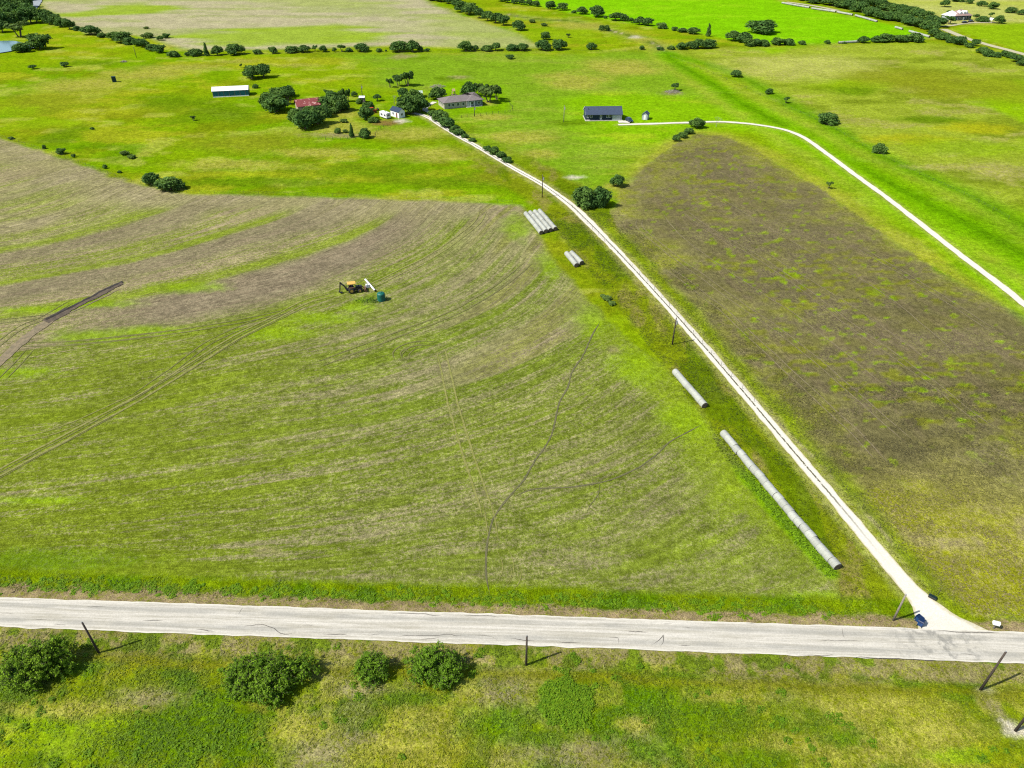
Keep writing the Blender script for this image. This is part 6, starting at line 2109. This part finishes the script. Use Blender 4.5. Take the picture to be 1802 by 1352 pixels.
h, L = site((526, 199.5), (564, 195.5), 'barn')
M_OLD = plain('weathered_cream_boards', C(206, 196, 168), 0.9, 0, 0.2, 2)
walls('wall', 0, L, 0, 7.5, 3.0, 5.0, M_OLD, h, 'x')
gable_roof('roof', 0, L, 0, 7.5, 2.98, 5.0, 0.5, 0.1, rusty(), h)
bx('door', (L * 0.2, L * 0.45, -0.08, -0.01, 0, 2.4), M_POLEG, h)
tag(h, 'old barn with a rusty red metal roof among trees', 'barn')

M_TIN = plain('white_tin_roof', (0.66, 0.66, 0.65), 0.45, 0.15, 0.05, 0.6)
M_TEALM = plain('teal_metal_and_shade', C(36, 124, 140), 0.5, 0.1, 0.22, 0.8)  # wall colour that also holds the shade of the open front
h, L = site((375.5, 171.8), (438, 168.8), 'long_barn')
walls('wall', 0, L, 0, 6.5, 2.9, 4.0, M_TEALM, h, 'x')
gable_roof('roof', 0, L, 0, 6.5, 2.92, 4.1, 0.3, 0.1, M_TIN, h)
bx('sill_board', (0.0, L, -0.12, -0.01, -0.1, 0.35), M_WHITE, h)
for i in range(7):
    bx('bay_post', (L * i / 6.6 + 0.1, L * i / 6.6 + 0.26, -0.1, -0.01, 0.352, 2.8), M_POLEG, h)
bx('end_opening', (L + 0.01, L + 0.08, 1.5, 5.0, 0, 2.6), M_BLACK, h)  # black panel painting the darkness inside the open end
tag(h, 'long barn with white metal roof and teal walls in the pasture', 'barn')

h, L = site((633, 180), (641, 180), 'hut')
walls('wall', 0, 2.3, 0, 2.6, 2.3, 2.6, M_POLEG, h)
gable_roof('roof', 0, 2.3, 0, 2.6, 2.28, 2.75, 0.25, 0.08, M_TIN, h)
bx('door', (0.7, 1.5, -0.06, -0.01, 0, 1.9), M_POLE, h)
tag(h, 'tiny hut with a white roof under the farm pole', 'hut')

h, L = site((731, 172), (743.5, 171.5), 'carport')
for xx in (0.15, 3.35):
    for yy in (0.15, 4.6):
        bx('post', (xx - 0.07, xx + 0.07, yy - 0.07, yy + 0.07, -0.2, 2.3), M_METAL, h)
gable_roof('roof', 0, 3.5, 0, 4.8, 2.3, 2.85, 0.25, 0.08, plain('pale_green_tin', C(206, 222, 206), 0.5), h)
bx('stored_crate', (0.6, 2.9, 1.2, 3.6, 0, 1.2), M_POLE, h)
tag(h, 'open carport with pale roof behind the big oak', 'carport')

# distant house, top right
M_TAUPE = plain('taupe_shingles', C(176, 148, 138), 0.85, 0, 0.1, 0.8)
h, L = site((1682, 36.5), (1707.5, 35.5), 'distant_house')
walls('wall', 0, L, 0, 11, 3.0, 0, M_TEAL, h)
hip_roof('roof', 0, L, 0, 11, 3.02, 6.6, 0.6, 0.15, M_TAUPE, h)
walls('side_wall', -5.2, -0.02, 1.5, 9.5, 2.8, 0, M_PALEW, h)
hip_roof('side_roof', -5.4, 3.4, 1.5, 9.5, 2.84, 6.0, 0.4, 0.12, M_TIN, h)
for xx in (0.28, 0.52, 0.68):
    dm = walls('dormer', L * xx - 0.8, L * xx + 0.8, 1.2, 4.5, 5.3, 6.1, M_WHITE, h, 'y')
    gable_roof('dormer_roof', L * xx - 0.8, L * xx + 0.8, 1.2, 4.5, 5.28, 6.1, 0.2, 0.08, M_TIN, dm, 'y')
for xx in (0.12, 0.3, 0.62, 0.85):
    window(h, L * xx, 0.8, 1.4, 1.4)
bx('door', (L * 0.44, L * 0.52, -0.07, -0.01, 0, 2.1), M_WHITE, h)
tag(h, 'distant house with a white and taupe hip roof', 'house')
h, L = site((1744, 41.2), (1751.5, 41.0), 'white_carport')
n = 9
for yy in (0, 2.5, 5.0):
    sh = [cyl_vf((1.9 + 1.9 * math.cos(a), yy, 1.9 + 0.9 * math.sin(a)), (1.9 + 1.9 * math.cos(b), yy, 1.9 + 0.9 * math.sin(b)), 0.06, 0.06, 5) for a, b in zip(np.linspace(0, math.pi, n)[:-1], np.linspace(0, math.pi, n)[1:])]
    part('hoop', *merge(sh + [cyl_vf((0, yy, -0.2), (0, yy, 1.9), 0.06, 0.06, 5), cyl_vf((3.8, yy, -0.2), (3.8, yy, 1.9), 0.06, 0.06, 5)]), M_WHITE, h)
an = np.linspace(-0.25, math.pi + 0.25, 13)
V = [(1.9 + r * 2.05 * math.cos(a), yy, 1.9 + r * 1.05 * math.sin(a)) for r in (1.0, 0.97) for yy in (-0.2, 5.2) for a in an]
F = [(i, i + 1, 13 + i + 1, 13 + i) for i in range(12)] + [(26 + i, 39 + i, 39 + i + 1, 26 + i + 1) for i in range(12)]
part('canopy', V, F, M_WHITE, h, True)
tag(h, 'distant white arched carport right of the white and taupe house', 'carport')


def car(px_, py_, rz, mat, label):
    x, y = gp(px_, py_)
    o = empty('car', (x, y, H1(x, y) + 0.05), rz)
    pr = [(-2.2, 0.4), (2.2, 0.4), (2.25, 0.75), (2.1, 0.95), (1.15, 1.05), (-1.9, 1.12), (-2.25, 0.9)]
    V = [(q[0], s, q[1]) for s in (-0.9, 0.9) for q in pr]
    m = len(pr)
    part('body', V, [(i, (i + 1) % m, m + (i + 1) % m, m + i) for i in range(m)] + [tuple(range(m - 1, -1, -1)), tuple(range(m, 2 * m))], mat, o)
    V, F = box_vf(-1.75, 1.05, -0.84, 0.84, 1.06, 1.58, 0.0)
    V = [(v[0] * (0.68 if v[2] > 1.5 else 1) - (0.1 if v[2] > 1.5 else 0), v[1] * (0.84 if v[2] > 1.5 else 1), v[2]) for v in V]
    part('windows', V, F[2:], M_GLASS, o)
    bx('roof', (-1.32, 0.64, -0.72, 0.72, 1.583, 1.64), mat, o, 0.05)
    for xx in (-1.35, 1.4):
        for yy in (-0.82, 0.82):
            wheel(o, xx, yy, 0.33, 0.22, M_METAL)
    for yy in (-0.6, 0.6):
        bx('headlight', (2.2, 2.26, yy - 0.18, yy + 0.18, 0.62, 0.76), M_WHITE, o)
    tag(o, label, 'car')


M_CARD = plain('dark_blue_car_paint', (0.015, 0.03, 0.06), 0.25, 0.1, 0.05, 1, 0.5)
M_CARK = plain('black_car_paint', (0.012, 0.012, 0.014), 0.25, 0.1, 0.05, 1, 0.5)
car(1107, 213.5, -1.25, M_CARD, 'dark blue car parked at the end of the slate roofed house')
car(1697, 41.8, 0.3, M_CARK, 'distant dark car before the white and taupe house, left one')
car(1708, 40.0, 0.3, M_CARK, 'distant dark car before the white and taupe house, right one')

# orange tractor, play tower, hunting blind, brush heaps
M_ORG = plain('orange_paint', C(226, 96, 30), 0.5, 0, 0.12, 3, 0.4)
x, y = gp(656.5, 198.5)
o = empty('tractor', (x, y, H1(x, y)), 0.5)
for sy in (-0.75, 0.75):
    wheel(o, -0.7, sy, 0.7, 0.4, M_ORG, 'rear_wheel')
    wheel(o, 1.1, sy * 0.85, 0.42, 0.26, M_ORG, 'front_wheel')
bx('hood', (0.1, 1.6, -0.36, 0.36, 0.75, 1.4), M_ORG, o, 0.05)
bx('chassis', (-1.1, 1.5, -0.3, 0.3, 0.45, 0.747), M_BLACK, o)
bx('seat', (-0.7, -0.25, -0.25, 0.25, 0.75, 1.3), M_BLACK, o, 0.04)
for sy in (-0.5, 0.5):
    beam('canopy_post', (-0.9, sy, 0.8), (-0.9, sy, 2.3), 0.07, 0.07, M_BLACK, o)
    beam('loader_arm', (0.2, sy, 1.2), (2.2, sy, 1.5), 0.1, 0.16, M_ORG, o)
bx('canopy', (-1.3, 0.3, -0.65, 0.65, 2.3, 2.4), M_ORG, o)
bx('loader_bucket', (2.2, 2.8, -0.85, 0.85, 1.1, 1.7), M_BLACK, o, 0.08)
tag(o, 'orange tractor half hidden by a dark farmyard tree', 'tractor')
M_TAN = plain('tan_timber', C(226, 196, 140), 0.8, 0, 0.15, 3)
x, y = gp(798.5, 171.5)
o = empty('play_tower', (x, y, H1(x, y)), 0.35)
for sx in (-1, 1):
    for sy in (-1, 1):
        beam('leg', (sx * 1.1, sy * 1.0, -0.1), (sx * 0.45, sy * 0.45, 3.4), 0.16, 0.16, M_TAN, o)
bx('platform', (-0.95, 0.95, -0.85, 0.85, 1.5, 1.62), M_POLE, o)
gable_roof('roof', -0.6, 0.6, -0.6, 0.6, 3.4, 4.2, 0.15, 0.08, M_TAN, o)
beam('slide', (0.9, -0.3, 1.7), (3.0, -0.9, 0.15), 0.7, 0.1, plain('yellow_plastic', C(244, 216, 120)), o)
tag(o, 'tan timber play tower behind the farmhouse roof', 'play tower')
x, y = gp(201.5, 143.5)
o = empty('hunting_blind', (x, y, H1(x, y)), 0.3)
M_DKG = plain('dark_green_board', C(22, 66, 58), 0.8)
for sx in (-0.75, 0.75):
    for sy in (-0.75, 0.75):
        bx('leg', (sx - 0.06, sx + 0.06, sy - 0.06, sy + 0.06, -0.2, 0.6), M_POLE, o)
walls('cabin', -0.9, 0.9, -0.9, 0.9, 2.3, 0, M_DKG, o).location.z = 0.3
bx('roof', (-1.05, 1.05, -1.05, 1.05, 2.603, 2.72), M_DKG, o)
for s in (-0.4, 0.4):
    bx('slot', (s - 0.25, s + 0.25, -0.95, -0.905, 1.5, 1.8), M_BLACK, o)
tag(o, 'small dark green box blind alone in the left pasture', 'hunting blind')


def brush(px_, py_, r, label):
    x, y = gp(px_, py_)
    rg = np.random.default_rng(int(px_))
    segs = []
    for i in range(140):
        a = rg.uniform(0, 6.28)
        q = r * math.sqrt(rg.random())
        p = np.array([q * math.cos(a) * 1.4, q * math.sin(a), rg.uniform(0, 1.0) * (1 - q / r) * r * 0.5])
        d = rg.normal(size=3)
        d[2] *= 0.35
        d = d / np.linalg.norm(d) * rg.uniform(0.4, 1.3)
        segs.append((p - d, 0.05, p + d, 0.02))
    V, F = tubes(segs, 4)
    o = link('brush_heap', mesh_np('brush_heap', V, F), M_TWIG, None, (x, y, H1(x, y) + 0.1))
    tag(o, label, 'brush heap')


brush(770, 152, 2.6, 'heap of grey cut branches left behind the farmhouse')
brush(1184, 161.5, 2.8, 'heap of dark brush on the grass above the blue roofed house')
brush(218, 108.5, 1.0, 'small grey stump heap in the pasture near the leaning pole')
